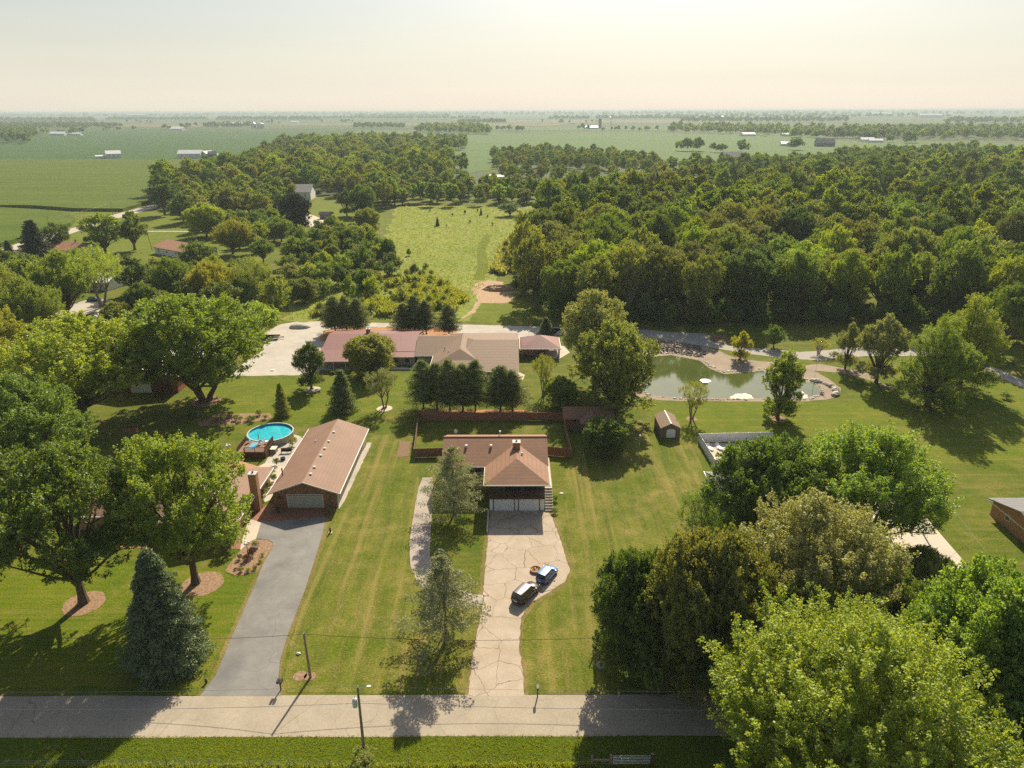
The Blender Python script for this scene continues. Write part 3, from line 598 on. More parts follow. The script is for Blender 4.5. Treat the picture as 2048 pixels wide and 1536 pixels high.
proto('smallspruce', conifer(55, 8, 2.1, .01, 24, 11, 7, 7, .2, .8, .30, .08, .12, .12))

def add_tree(pr, x, y, H, Rad, mat, label, cat='tree', group=None, name='tree', rz=None):
    cm, tm, h0, r0 = PROTO[pr]
    r = thing(name, label, cat, (x, y, 0), random.uniform(0, 6.28) if rz is None else rz, group)
    r.scale = (Rad / r0, Rad / r0, H / h0)
    o = bpy.data.objects.new('trunk', tm); COL.objects.link(o); o.parent = r
    c = bpy.data.objects.new('crown', cm); COL.objects.link(c); c.parent = r
    c.material_slots[0].link = 'OBJECT'; c.material_slots[0].material = M[mat]
    return r
def ptree(pr, bx, by, ty, wpx, mat, label, cat='tree', group=None, name='tree', cx=None, hmin=1.5):
    """placed by its foot; its height and spread follow from its size in the photo"""
    x, y = at(bx, by); Rad = wpx / 2 / pxm(y, 8)
    yt = y + .0; H = max(hmin, zat(bx if cx is None else cx, ty, yt))
    return add_tree(pr, x, y, H, Rad, mat, label, cat, group, name)

T = [  # proto, foot x, foot y, top y, width, leaf, label, category, group, name
 ('open', 168, 1205, 885, 335, 'l_mid', 'broad dark green maple on a mulch ring nearest the road at the left', 'tree', None, 'maple_tree'),
 ('open2', -40, 1190, 880, 300, 'l_deep', 'dark maple cut by the left edge above the long shadows', 'tree', None, 'maple_tree'),
 ('spruce', 340, 1325, 1095, 160, 'l_blue', 'dense blue-green spruce left of the dark asphalt drive', 'tree', None, 'spruce_tree'),
 ('open2', 392, 1166, 860, 262, 'l_mid', 'big green maple on a bare trunk before the low brick house', 'tree', None, 'maple_tree'),
 ('open', 75, 1010, 745, 290, 'l_deep', 'tall shady maple at the left edge behind the brick house', 'tree', None, 'maple_tree'),
 ('spiky', 172, 842, 630, 330, 'l_bright', 'yellow-green spreading maple left of the metal barn', 'tree', None, 'maple_tree'),
 ('globe', 410, 802, 574, 300, 'l_bright', 'huge multi-stemmed maple beside the grey-doored barn', 'tree', None, 'maple_tree'),
 ('open2', -25, 800, 600, 200, 'l_yellow', 'yellowing tree at the left edge beside the spreading maple', 'tree', None, 'maple_tree'),
 ('round', 1262, 1330, 1092, 176, 'l_deep', 'dark green tree at the front edge of the right-hand clump by the road', 'tree', None, 'shade_tree'),
 ('round', 1400, 1385, 1040, 240, 'l_brown', 'dull olive dense tree behind the bare utility pole', 'tree', None, 'shade_tree'),
 ('spiky2', 1600, 1300, 966, 300, 'l_silver', 'pale olive maple with upright shoots, centre of the right-hand clump', 'tree', None, 'maple_tree'),
 ('round', 1518, 1120, 866, 238, 'l_deep', 'round dark green tree in front of the white vinyl fence', 'tree', None, 'shade_tree'),
 ('spiky2', 1706, 1130, 838, 286, 'l_mid', 'large bushy maple with spiky top left of the concrete drive', 'tree', None, 'maple_tree'),
 ('airy', 1395, 1105, 985, 120, 'l_mid', 'small open tree at the edge of the right side lawn', 'tree', None, 'small_tree'),
 ('bigmaple', 1672, 1660, 1232, 570, 'l_bright', 'bright lime maple filling the bottom right, nearest of all trees', 'tree', None, 'maple_tree'),
 ('round', 1950, 1505, 1135, 350, 'l_mid', 'large glossy green tree at the right edge above the lime maple', 'tree', None, 'shade_tree'),
 ('round', 1830, 1205, 1095, 120, 'l_olive', 'low rounded tree beside the pale concrete drive', 'tree', None, 'small_tree'),
 ('open', 2110, 1600, 1270, 330, 'l_deep', 'dark tree in the bottom right corner', 'tree', None, 'shade_tree'),
 ('young0', 1318, 1392, 1240, 130, 'l_deep', 'low dark tree at the foot of the leaning pale pole', 'tree', None, 'small_tree'),
 ('round', 1330, 1290, 1120, 150, 'l_deep', 'shaded tree between the front dark tree and the dull olive tree', 'tree', None, 'shade_tree'),
 ('young2', 1420, 1400, 1260, 150, 'l_deep', 'low shaded tree under the dull olive tree by the road', 'tree', None, 'small_tree'),
 ('young1', 1235, 1262, 1160, 90, 'l_deep', 'small dark tree at the lawn side of the right-hand clump', 'tree', None, 'small_tree'),
 ('round', 1560, 1400, 1170, 200, 'l_deep', 'dark tree hidden behind the left shoulder of the lime maple', 'tree', None, 'shade_tree'),
 ('round', 1470, 1240, 1085, 140, 'l_deep', 'dark tree filling the middle of the right-hand clump', 'tree', None, 'shade_tree'),
 ('round', 1750, 1330, 1130, 200, 'l_deep', 'dark tree behind the top of the lime maple', 'tree', None, 'shade_tree'),
 ('round', 1480, 1395, 1180, 150, 'l_deep', 'shaded tree between the utility pole and the lime maple', 'tree', None, 'shade_tree'),
 ('sagepine', 908, 1030, 890, 150, 'l_sage', 'grey-green pine in front of the brown-roofed house', 'tree', None, 'pine_tree'),
 ('openspruce', 892, 1278, 1106, 190, 'l_sage', 'open-branched spruce between the old walk and the cracked drive', 'tree', None, 'spruce_tree'),
 ('smallspruce', 884, 1172, 1098, 72, 'l_blue', 'young bluish spruce by the curve of the old walk', 'tree', None, 'spruce_tree'),
 ('oval', 623, 777, 681, 66, 'l_deep', 'upright dark oval tree on a pale gravel ring left of the metal-roofed house', 'tree', None, 'small_tree'),
 ('smallspruce', 687, 822, 737, 64, 'l_pine', 'conical spruce on the lawn before the metal-roofed house', 'tree', None, 'spruce_tree'),
 ('airy', 769, 816, 735, 72, 'l_silver', 'pale blossoming small tree on a gravel ring', 'tree', None, 'small_tree'),
 ('round', 742, 750, 664, 104, 'l_olive', 'round light green tree hiding the middle of the metal-roofed house', 'tree', None, 'shade_tree'),
 ('smallspruce', 566, 832, 764, 38, 'l_olive', 'small yellowish cedar behind the pool', 'tree', None, 'cedar_tree'),
 ('airy', 1087, 792, 706, 52, 'l_olive', 'slim pale young tree behind the privacy fence', 'tree', None, 'small_tree'),
 ('round', 1120, 812, 752, 70, 'l_mid', 'bushy small tree behind the wooden shed', 'tree', None, 'small_tree'),
 ('tall', 1190, 775, 571, 148, 'l_silver', 'tall silvery maple rearmost of the pair beside the pond', 'tree', None, 'maple_tree'),
 ('tall', 1228, 830, 640, 168, 'l_olive', 'tall green tree with bare trunk beside the wooden shed', 'tree', None, 'shade_tree'),
 ('round', 1210, 906, 832, 92, 'l_deep', 'low round dark tree in front of the wooden shed', 'tree', None, 'small_tree'),
 ('airy', 1383, 838, 762, 64, 'l_olive', 'thin airy young tree between the pond and the brown shed', 'tree', None, 'small_tree'),
 ('column', 1555, 838, 698, 82, 'l_mid', 'columnar green tree on the near shore of the pond', 'tree', None, 'columnar_tree'),
 ('oval', 1480, 719, 660, 46, 'l_yellow', 'small yellow-green tree on the strip between lane and pond', 'tree', None, 'small_tree'),
 ('young0', 1547, 694, 648, 46, 'l_deep', 'dark round bush tree beyond the lane in the shade of the wood', 'tree', None, 'small_tree'),
 ('airy', 1637, 708, 676, 44, 'l_yellow', 'little yellowish tree behind the flagpole', 'tree', None, 'small_tree'),
 ('oval', 1690, 738, 642, 52, 'l_silver', 'slender pinkish-grey tree right of the flagpole', 'tree', None, 'small_tree'),
 ('oval', 1752, 765, 625, 92, 'l_silver', 'dark tree with silvered top right of the slender pinkish tree', 'tree', None, 'shade_tree'),
 ('cypress', 1855, 812, 622, 140, 'l_bright', 'feathery bald cypress casting the largest lawn shadow', 'tree', None, 'cypress_tree'),
 ('cypress', 1915, 778, 582, 140, 'l_bright', 'feathery bald cypress just behind another, by the lane', 'tree', None, 'cypress_tree'),
 ('open', 2002, 714, 560, 125, 'l_deep', 'tree with a bare trunk standing beyond the lane at the right', 'tree', None, 'shade_tree'),
 ('smallspruce', 1092, 669, 634, 38, 'l_blue', 'small bluish spruce behind the pavilion', 'tree', None, 'spruce_tree'),
 ('smallspruce', 75, 518, 438, 74, 'l_darkspruce', 'very dark spruce beside the far left road', 'tree', None, 'spruce_tree'),
 ('wood2', 118, 505, 442, 56, 'l_deep', 'dark broad tree next to the dark spruce', 'tree', None, 'shade_tree'),
 ('smallspruce', 20, 512, 480, 26, 'l_darkspruce', 'small dark spruce at the far left edge', 'tree', None, 'spruce_tree'),
 ('wood0', 212, 508, 424, 92, 'l_mid', 'large tree behind the orange-roofed house', 'tree', None, 'shade_tree'),
 ('wood1', 270, 500, 420, 62, 'l_mid', 'tall tree beside the leaning utility pole', 'tree', None, 'shade_tree'),
 ('spiky2', 138, 640, 490, 130, 'l_bright', 'bright maple in front of the far left houses', 'tree', None, 'maple_tree'),
 ('spiky2', 78, 695, 545, 130, 'l_bright', 'lower bright maple cut off from the houses by a lane', 'tree', None, 'maple_tree'),
 ('spiky', 5, 680, 520, 120, 'l_olive', 'olive maple on the left edge above the yellowing tree', 'tree', None, 'maple_tree'),
 ('airy', 205, 614, 488, 108, 'l_bright', 'airy tree over the parked dark car', 'tree', None, 'small_tree'),
 ('wood3', 268, 590, 508, 66, 'l_deep', 'dark shaggy tree behind the round dark bush tree', 'tree', None, 'shade_tree'),
 ('round', 292, 645, 562, 68, 'l_deep', 'round dark tree left of the huge multi-stemmed maple', 'tree', None, 'small_tree'),
 ('spiky2', 348, 606, 506, 80, 'l_mid', 'bushy maple in front of the long brown-roofed building', 'tree', None, 'maple_tree'),
 ('spiky', 432, 622, 520, 100, 'l_yellow', 'bright lime maple right of the long brown-roofed building', 'tree', None, 'maple_tree'),
 ('airy', 508, 612, 510, 78, 'l_olive', 'slim vase-shaped tree left of the gravel yard', 'tree', None, 'small_tree'),
 ('young0', 556, 632, 548, 74, 'l_bright', 'light green tree at the corner of the gravel yard', 'tree', None, 'small_tree'),
 ('young1', 520, 668, 600, 90, 'l_bright', 'leafy tree overhanging the gravel yard near the trailer', 'tree', None, 'small_tree'),
 ('wood2', 60, 590, 505, 90, 'l_mid', 'green tree between the far left houses and the left edge', 'tree', None, 'shade_tree'),
 ('spiky2', 170, 585, 492, 70, 'l_bright', 'bright tree just left of the airy tree', 'tree', None, 'maple_tree'),
 ('wood0', 400, 560, 478, 80, 'l_mid', 'tree overlapping the right end of the long brown-roofed building', 'tree', None, 'shade_tree'),
 ('wood4', 330, 660, 590, 70, 'l_olive', 'dusty green tree right of the round dark tree', 'tree', None, 'shade_tree'),
 ('round', 240, 660, 600, 60, 'l_olive', 'low olive tree behind the spreading maple', 'tree', None, 'small_tree'),
 ('wood1', -30, 620, 500, 120, 'l_olive', 'tall olive tree mostly outside the left edge', 'tree', None, 'shade_tree'),
 ('wood3', 330, 430, 345, 60, 'l_deep', 'dark tree at the left end of the far grove', 'tree', None, 'shade_tree'),
 ('wood4', 368, 446, 384, 52, 'l_deep', 'dark wide tree on the lawn by the far left lane', 'tree', None, 'shade_tree'),
 ('round', 414, 474, 402, 78, 'l_bright', 'rounded light tree on the lawn behind the brown-roofed building', 'tree', None, 'shade_tree'),
 ('spiky', 466, 508, 438, 84, 'l_yellow', 'lime tree beside the lawn with the long shadows', 'tree', None, 'maple_tree'),
 ('round', 594, 462, 382, 62, 'l_darkspruce', 'dense dark egg-shaped tree before the grey barn', 'tree', None, 'shade_tree'),
 ('oval', 694, 432, 377, 34, 'l_deep', 'small round tree left of its larger neighbour by the dark hut', 'tree', None, 'small_tree'),
 ('round', 727, 432, 366, 52, 'l_deep', 'larger round tree with short trunk by the dark hut', 'tree', None, 'shade_tree'),
 ('round', 735, 468, 413, 52, 'l_olive', 'dusty green tree at the corner of the meadow', 'tree', None, 'small_tree'),
 ('smallspruce', 662 / 1 + 213, 452, 434, 10, 'l_pine', 'tiny spruce standing alone in the middle of the meadow', 'tree', None, 'spruce_tree'),
 ('young1', 819, 512, 496, 12, 'l_mid', 'tiny round sapling on the left side of the meadow', 'tree', None, 'sapling'),
 ('young1', 830, 550, 527, 22, 'l_deep', 'dark green sapling on the lower left of the meadow', 'tree', None, 'sapling'),
 ('smallspruce', 962, 430, 416, 7, 'l_pine', 'tiny spruce at the top of the meadow', 'tree', None, 'spruce_tree'),
 ('young2', 1020, 432, 402, 50, 'l_deep', 'leafy clump at the top right corner of the meadow', 'tree', None, 'small_tree'),
]
for q in T: ptree(*q[:6], q[6], q[7], q[8], q[9])
PR = [(847, 817, 716, 62), (874, 817, 722, 56), (900, 822, 714, 58), (926, 822, 724, 54), (951, 822, 716, 56), (1001, 822, 728, 56), (1025, 822, 737, 54)]
PL = ['leftmost pine of the row behind the wooden privacy fence', 'pine second from the left in the row behind the privacy fence', 'tallest pine third from the left behind the privacy fence',
      'pine in the middle of the row behind the privacy fence', 'pine just left of the gap in the row behind the privacy fence', 'pine just right of the gap in the row behind the privacy fence', 'rightmost pine of the row behind the wooden privacy fence']
for i, (a, b, c_, d) in enumerate(PR): ptree('pine' if i % 2 else 'pine2', a, b, c_, d + 24, 'l_pine', PL[i], 'tree', 'pines behind the privacy fence', 'pine_tree')
PR = [(671, 666, 590, 46), (694, 666, 588, 42), (717, 666, 594, 40), (807, 670, 604, 42), (830, 670, 588, 46), (853, 670, 598, 44), (898, 671, 608, 38)]
PL = ['leftmost pine on the orange mulch island by the lane', 'middle pine of the left three on the orange mulch island', 'right pine of the left three on the orange mulch island',
      'left pine of the middle three on the orange mulch island', 'tallest pine of the middle three on the orange mulch island', 'right pine of the middle three on the orange mulch island', 'single pine at the right end of the orange mulch island']
for i, (a, b, c_, d) in enumerate(PR): ptree('pine2' if i % 2 else 'pine', a, b, c_, d + 16, 'l_pine', PL[i], 'tree', 'pines on the mulch island', 'pine_tree')

# ------------------------------------------------ woods: single trees near, one mass behind
def inside(p, poly):
    x, y = p; c = False; j = len(poly) - 1
    for i in range(len(poly)):
        (xi, yi), (xj, yj) = poly[i], poly[j]
        if (yi > y) != (yj > y) and x < (xj - xi) * (y - yi) / (yj - yi) + xi: c = not c
        j = i
    return c
def scatter(poly, gap, seed, n=6000):
    """random places inside a ground outline at least gap metres apart"""
    rg = random.Random(seed); P = [at(*p) for p in poly]; xs = [p[0] for p in P]; ys = [p[1] for p in P]
    cell = {}; out = []
    for _ in range(n):
        p = (rg.uniform(min(xs), max(xs)), rg.uniform(min(ys), max(ys)))
        k = (int(p[0] // gap), int(p[1] // gap))
        if any(math.dist(p, q) < gap for a in (-1, 0, 1) for b in (-1, 0, 1) for q in cell.get((k[0] + a, k[1] + b), ())): continue
        if inside(p, P): cell.setdefault(k, []).append(p); out.append(p)
    return out
WM = ['l_mid', 'l_deep', 'l_mid', 'l_olive', 'l_bright', 'l_mid', 'l_bright', 'l_olive', 'l_brown', 'l_olive']
def wood_trees(pts, hs, rs, protos, labels, group, seed, mats=WM):
    rg = random.Random(seed)
    for x, y in pts:
        m = rg.choice(mats); lb = labels[{'l_deep': 0, 'l_mid': 1, 'l_bright': 2, 'l_olive': 2, 'l_brown': 0, 'l_yellow': 2}.get(m, 1)]
        add_tree(rg.choice(protos), x, y, rg.uniform(*hs), rg.uniform(*rs), m, lb, 'tree', group, 'tree')
STUFF_COL = {}
def mass(name, pts, protos, mat, hs, label, seed, hz=None):
    """a far wood as one object: canopy clumps set on many points by one node group"""
    n = len(pts)
    if not n: return
    rg = random.Random(seed); key = (tuple(protos), mat)
    if key not in STUFF_COL:
        cc = bpy.data.collections.new('clumps'); STUFF_COL[key] = cc
        for p in protos:
            me = PROTO[p][0].copy(); me.materials.clear(); me.materials.append(M[mat]); o = bpy.data.objects.new('canopy_clump', me); cc.objects.link(o)
    me = bpy.data.meshes.new(name); me.from_pydata([(x, y, 0) for x, y in pts], [], [])
    sc = me.attributes.new('sc', 'FLOAT', 'POINT'); sc.data.foreach_set('value', [rg.uniform(*hs) for _ in range(n)])
    o = bpy.data.objects.new(name, me); COL.objects.link(o); tag(o, label, None, None, 'stuff'); me.materials.append(M[mat])
    g = bpy.data.node_groups.new(name, 'GeometryNodeTree')
    g.interface.new_socket('Geometry', in_out='INPUT', socket_type='NodeSocketGeometry'); g.interface.new_socket('Geometry', in_out='OUTPUT', socket_type='NodeSocketGeometry')
    N = g.nodes; L = g.links; gi = N.new('NodeGroupInput'); go = N.new('NodeGroupOutput')
    ip = N.new('GeometryNodeInstanceOnPoints'); ci = N.new('GeometryNodeCollectionInfo'); ci.inputs['Collection'].default_value = STUFF_COL[key]
    ci.inputs['Separate Children'].default_value = True; ci.inputs['Reset Children'].default_value = True
    ip.inputs['Pick Instance'].default_value = True
    at_ = N.new('GeometryNodeInputNamedAttribute'); at_.inputs['Name'].default_value = 'sc'; at_.data_type = 'FLOAT'
    rv = N.new('FunctionNodeRandomValue'); rv.data_type = 'FLOAT_VECTOR'; rv.inputs['Min'].default_value = (0, 0, 0); rv.inputs['Max'].default_value = (0, 0, 6.28)
    L.new(gi.outputs[0], ip.inputs['Points']); L.new(ci.outputs[0], ip.inputs['Instance'])
    L.new(rv.outputs[0], ip.inputs['Rotation']); L.new(at_.outputs['Attribute'], ip.inputs['Scale']); L.new(ip.outputs[0], go.inputs[0])
    md = o.modifiers.new('canopy', 'NODES'); md.node_group = g
    return o
def split_mats(name, pts, protos, hs, label, seed, mats):
    rg = random.Random(seed); gs = {m: [] for m in mats}
    for p in pts: gs[rg.choice(mats)].append(p)
    for m in mats: mass(name, gs[m], protos, m, hs, label, seed)
FAR = ['far0', 'far1', 'far2']
# right-hand wood
RW = [(1040, 592), (1070, 606), (1112, 638), (1180, 648), (1300, 650), (1500, 646), (1760, 642), (1960, 660), (2060, 690), (2230, 700), (2230, 470), (1500, 455), (1140, 438), (1104, 458), (1062, 515), (1042, 562)]
p1 = scatter(RW, 10.6, 11)
p1.sort(key=lambda p: p[1] + abs(p[0]) * .25)
vis = [p for p in p1 if p[0] < p[1] * .80 + 12]
NR = 118
wood_trees(vis[:NR], (15, 25), (6, 10.2), ['tall', 'tall2', 'tall3', 'tall3', 'tall', 'wood2'],
           ['dark green tree in the thick wood behind the pond', 'mid green tree in the thick wood behind the pond', 'sunlit yellow-green tree in the thick wood behind the pond'], 'trees of the wood behind the pond', 3)
rest = vis[NR:]
RWB = [(1104, 462), (1140, 436), (1500, 452), (2230, 470), (2230, 345), (1960, 352), (1700, 372), (1560, 398), (1400, 402), (1200, 420)]
rest += scatter(RWB, 13, 12)
split_mats('woodland', rest, ['wood0', 'wood2', 'wood4', 'wood3'], (.8, 1.5), 'thick green wood stretching to the right behind the pond', 5, ['l_mid', 'l_deep', 'l_bright', 'l_olive', 'l_bright'])
for px, py, ty, w_, lb in ((1412, 610, 478, 55, 'bare grey tree showing among the crowns of the thick wood'), (1120, 560, 440, 45, 'thin half-dead tree at the left end of the thick wood'), (1258, 640, 500, 40, 'dead-limbed tree at the front of the wood left of the pond lane')):
    x, y = at(px, py); add_tree('bare', x, y, zat(px, ty, y), w_ / 2 / pxm(y, 8) * 1.3, 'l_brown', lb, 'tree', None, 'dead_tree')
# undergrowth along the wood's dark edge
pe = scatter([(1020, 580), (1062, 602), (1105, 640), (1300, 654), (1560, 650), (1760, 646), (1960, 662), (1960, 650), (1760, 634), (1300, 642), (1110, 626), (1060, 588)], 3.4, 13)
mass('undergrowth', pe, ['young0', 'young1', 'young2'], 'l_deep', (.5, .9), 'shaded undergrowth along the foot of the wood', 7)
# left thicket
TH = [(560, 600), (600, 560), (560, 520), (600, 480), (700, 470), (760, 500), (800, 545), (770, 590), (700, 620), (620, 612)]
wood_trees(scatter(TH, 5.6, 21)[:60], (6, 12), (3, 5.2), ['young0', 'young1', 'young2', 'round'],
           ['dark bushy tree in the thicket left of the meadow', 'green bushy tree in the thicket left of the meadow', 'light green bushy tree in the thicket left of the meadow'], 'trees of the thicket beside the meadow', 8, ['l_mid', 'l_deep', 'l_olive', 'l_bright', 'l_deep'])
LB = [(470, 560), (400, 590), (480, 620), (600, 600), (600, 470), (520, 430), (480, 430), (470, 500)]
wood_trees([p for p in scatter(LB, 11, 22)][:20], (8, 13), (4, 5.5), ['wood4', 'young2', 'spiky2', 'wood2'],
           ['dark tree among the garden trees left of the thicket', 'green tree among the garden trees left of the thicket', 'yellow-green tree among the garden trees left of the thicket'], 'garden trees left of the thicket', 9, ['l_mid', 'l_bright', 'l_yellow', 'l_olive'])
for poly, g_, sd_, lb_ in (([(300, 575), (480, 560), (500, 640), (330, 655)], 10, 24, 'behind the huge multi-stemmed maple'), ([(-160, 560), (120, 545), (140, 700), (-140, 740)], 10.5, 25, 'near the left edge before the far houses'), ([(380, 440), (560, 445), (590, 480), (480, 500), (400, 470)], 15, 26, 'on the lawns below the grove')):
    wood_trees(scatter(poly, g_, sd_)[:16], (8, 14), (4, 6.5), ['wood4', 'spiky2', 'tall3', 'young2', 'round'], ['dark garden tree ' + lb_, 'green garden tree ' + lb_, 'sunlit garden tree ' + lb_], 'garden trees ' + lb_, sd_, ['l_mid', 'l_bright', 'l_olive', 'l_mid', 'l_deep'])
# mid-left wood and the belt behind the meadow
MW = [(318, 418), (350, 425), (440, 440), (545, 445), (570, 408), (640, 385), (690, 398), (780, 424), (790, 412), (790, 385), (600, 350), (500, 342), (400, 372), (325, 388)]
pw = scatter(MW, 13, 31); pw.sort(key=lambda p: p[1])
wood_trees(pw[:48], (14, 20), (5.5, 8), ['wood0', 'wood1', 'wood2', 'wood3', 'wood4'],
           ['dark tree in the grove between the left fields and the meadow', 'green tree in the grove between the left fields and the meadow', 'light tree in the grove between the left fields and the meadow'], 'trees of the grove left of the meadow', 10)
BT = [(760, 414), (800, 411), (1085, 413), (1100, 425), (1240, 412), (1330, 408), (1320, 395), (1100, 396), (1090, 386), (780, 380)]
pb = scatter(BT, 13, 32)
wood_trees(pb[:46], (11, 17), (5, 7.5), ['wood0', 'wood2', 'wood3', 'wood4', 'wood1'],
           ['dark tree in the tree belt along the top of the meadow', 'green tree in the tree belt along the top of the meadow', 'light tree in the tree belt along the top of the meadow'], 'tree belt at the top of the meadow', 11)
MB2 = [(500, 345), (600, 352), (790, 385), (900, 372), (905, 330), (880, 300), (780, 288), (600, 292), (540, 310)]
split_mats('woodland', scatter(MB2, 17, 33) + pw[48:], ['wood0', 'wood2', 'wood4'], (.85, 1.5), 'large rounded wood between the fields and the meadow', 12, ['l_mid', 'l_deep', 'l_olive', 'l_bright'])
mass('woodland', scatter([(860, 302), (925, 302), (935, 288), (900, 281), (860, 284)], 16, 34) + scatter([(780, 345), (930, 345), (925, 338), (790, 330)], 14, 35) + pb[46:], FAR, 'l_deep', (.8, 1.15), 'dark trees linking the woods toward the far grove', 13)
C3 = [(990, 338), (1330, 352), (1320, 336), (1200, 312), (1060, 308), (985, 318)]
split_mats('woodland', scatter(C3, 14, 36), ['wood0', 'wood2', 'wood4'], (.65, 1.0), 'loose wood beyond the belt behind the meadow', 14, ['l_mid', 'l_deep', 'l_olive'])
split_mats('woodland', scatter([(1010, 372), (1110, 378), (1350, 398), (1500, 396), (1500, 352), (1350, 356), (1330, 362), (1100, 356), (1000, 345)], 17, 37), ['wood0', 'wood2', 'wood4'], (.55, .9), 'scattered garden trees among lawns beyond the belt', 15, ['l_mid', 'l_deep', 'l_olive'])
split_mats('woodland', scatter([(1340, 345), (1560, 340), (1720, 318), (1900, 312), (2230, 318), (2230, 350), (1960, 356), (1700, 380), (1560, 362), (1340, 352)], 17, 38), ['wood0', 'wood2', 'wood4'], (.8, 1.2), 'distant green wood reaching the right-hand field', 16, ['l_mid', 'l_deep', 'l_bright'])
# far groves and tree lines
def grove(poly, gap, mat, hs, label, seed, n=4000): mass('grove', scatter(poly, gap, seed, n), FAR, mat, hs, label, seed)
grove([(-160, 289), (60, 288), (76, 279), (70, 268), (40, 262), (-160, 262)], 20, 'l_deep', (1.0, 1.35), 'dark rounded wood at the far left edge', 41)
grove([(-300, 262), (60, 259), (240, 257.5), (245, 254), (120, 251), (-300, 250)], 26, 'l_deep', (1, 1.4), 'tree line beyond the left farm', 42)
grove([(834, 266), (975, 270), (978, 264), (940, 257), (850, 256)], 24, 'l_mid', (1.1, 1.5), 'oval wood in the pale fields at the centre', 43)
grove([(705, 257), (808, 257), (808, 253), (712, 252.5)], 26, 'l_deep', (.8, 1.2), 'small twin grove left of the oval wood', 44)
grove([(915, 247.5), (1010, 247), (1010, 244), (925, 243.5)], 34, 'l_deep', (1, 1.4), 'flat grove behind the oval wood', 45)
grove([(410, 256), (500, 254.5), (500, 251), (420, 251.5)], 28, 'l_deep', (.9, 1.3), 'grove behind the white farm buildings', 46)
grove([(1340, 266), (1760, 280), (1900, 281), (2200, 281), (2200, 268), (1760, 262), (1500, 258), (1345, 256)], 34, 'l_mid', (.8, 1.5), 'broken tree line beyond the right-hand fields', 47)
grove([(1700, 279), (2250, 281), (2250, 262), (1850, 259), (1680, 266)], 30, 'l_deep', (1, 1.4), 'long dark wood at the right below the horizon', 48, 6000)
grove([(1890, 249), (2250, 248), (2250, 243), (1900, 243)], 50, 'l_deep', (1.3, 1.8), 'blue far wood at the right', 49)
for k, (x0, x1, y, dp, g_, sc_) in enumerate(((-200, 190, 243, 3, 55, 1.3), (210, 420, 240, 2, 60, 1.2), (430, 640, 240, 2.5, 60, 1.3), (640, 960, 238, 1.6, 70, 1.2), (700, 900, 234, 1.6, 100, 1.6), (1095, 1180, 239, 1.6, 70, 1.3), (1190, 1390, 238, 2.2, 70, 1.3),
                                         (1360, 1700, 244, 3, 60, 1.3), (1300, 1900, 235, 1.5, 110, 1.6), (-300, 420, 233.5, 1.4, 130, 1.8), (400, 1250, 231, 1.2, 190, 2.2), (1250, 2300, 229.5, 1.2, 190, 2.2), (-500, 600, 228.5, .8, 260, 2.6), (600, 1600, 227.5, .6, 300, 2.6), (1500, 2500, 226, .6, 300, 2.6))):
    grove([(x0, y + dp / 2), (x1, y + dp / 2 - .3), (x1 - 10, y - dp / 2), (x0 + 14, y - dp / 2)], g_ * .72, 'l_deep', (sc_ * .8, sc_ * 1.5), 'blue-grey tree line on the hazy horizon', 60 + k, 5000)

for k, (cx_, cy_, w_, n_) in enumerate(((110, 268, 50, 5), (160, 266, 26, 4), (145, 270, 20, 3), (215, 262, 14, 2), (237, 262, 10, 2), (268, 260, 9, 2), (335, 259, 16, 4), (368, 258, 14, 3), (385, 254, 20, 4), (500, 250, 30, 4), (545, 247, 60, 6), (1165, 258, 16, 3), (1000, 262, 40, 5), (1045, 264, 18, 3), (1230, 262, 120, 8), (1320, 262, 60, 6), (1505, 268, 30, 5), (1540, 268, 26, 5), (1577, 264, 16, 4),
                                          (1605, 275, 40, 8), (1640, 276, 40, 8), (1665, 272, 40, 8), (1700, 277, 60, 9), (1740, 280, 40, 6), (1770, 274, 40, 6), (1800, 286, 60, 8), (1440, 305, 100, 7), (1380, 302, 60, 6), (1590, 300, 20, 3), (1120, 246, 160, 10), (250, 246, 120, 8), (660, 245, 90, 8))):
    rg = random.Random(200 + k); q_ = [at(cx_ + rg.uniform(-w_ / 2, w_ / 2), cy_ + rg.uniform(-.8, .8)) for _ in range(n_)]
    mass('grove', q_, FAR, 'l_deep' if k % 3 else 'l_mid', (.7, 1.35), 'small clump of farm trees on the open plain', 300 + k)

# ================================================================== BUILDINGS
def roof(b, x0, x1, y0, y1, z0, rise, axis='X', hip0=0, hip1=0, th=.16):
    """pitched roof over a rectangle; axis is the ridge direction; hip0/hip1 pull the ridge in at its two ends"""
    if axis == 'X':
        ym = (y0 + y1) / 2; a = (x0 + hip0, ym, z0 + rise); c = (x1 - hip1, ym, z0 + rise)
        A, B_, C_, D = (x0, y0, z0), (x1, y0, z0), (x1, y1, z0), (x0, y1, z0)
        b.slab([A, B_, c, a], th); b.slab([C_, D, a, c], th)
        if hip0: b.slab([D, A, a], th)
        if hip1: b.slab([B_, C_, c], th)
    else:
        xm = (x0 + x1) / 2; a = (xm, y0 + hip0, z0 + rise); c = (xm, y1 - hip1, z0 + rise)
        A, B_, C_, D = (x0, y0, z0), (x1, y0, z0), (x1, y1, z0), (x0, y1, z0)
        b.slab([B_, C_, c, a], th); b.slab([D, A, a, c], th)
        if hip0: b.slab([A, B_, a], th)
        if hip1: b.slab([C_, D, c], th)
    return b
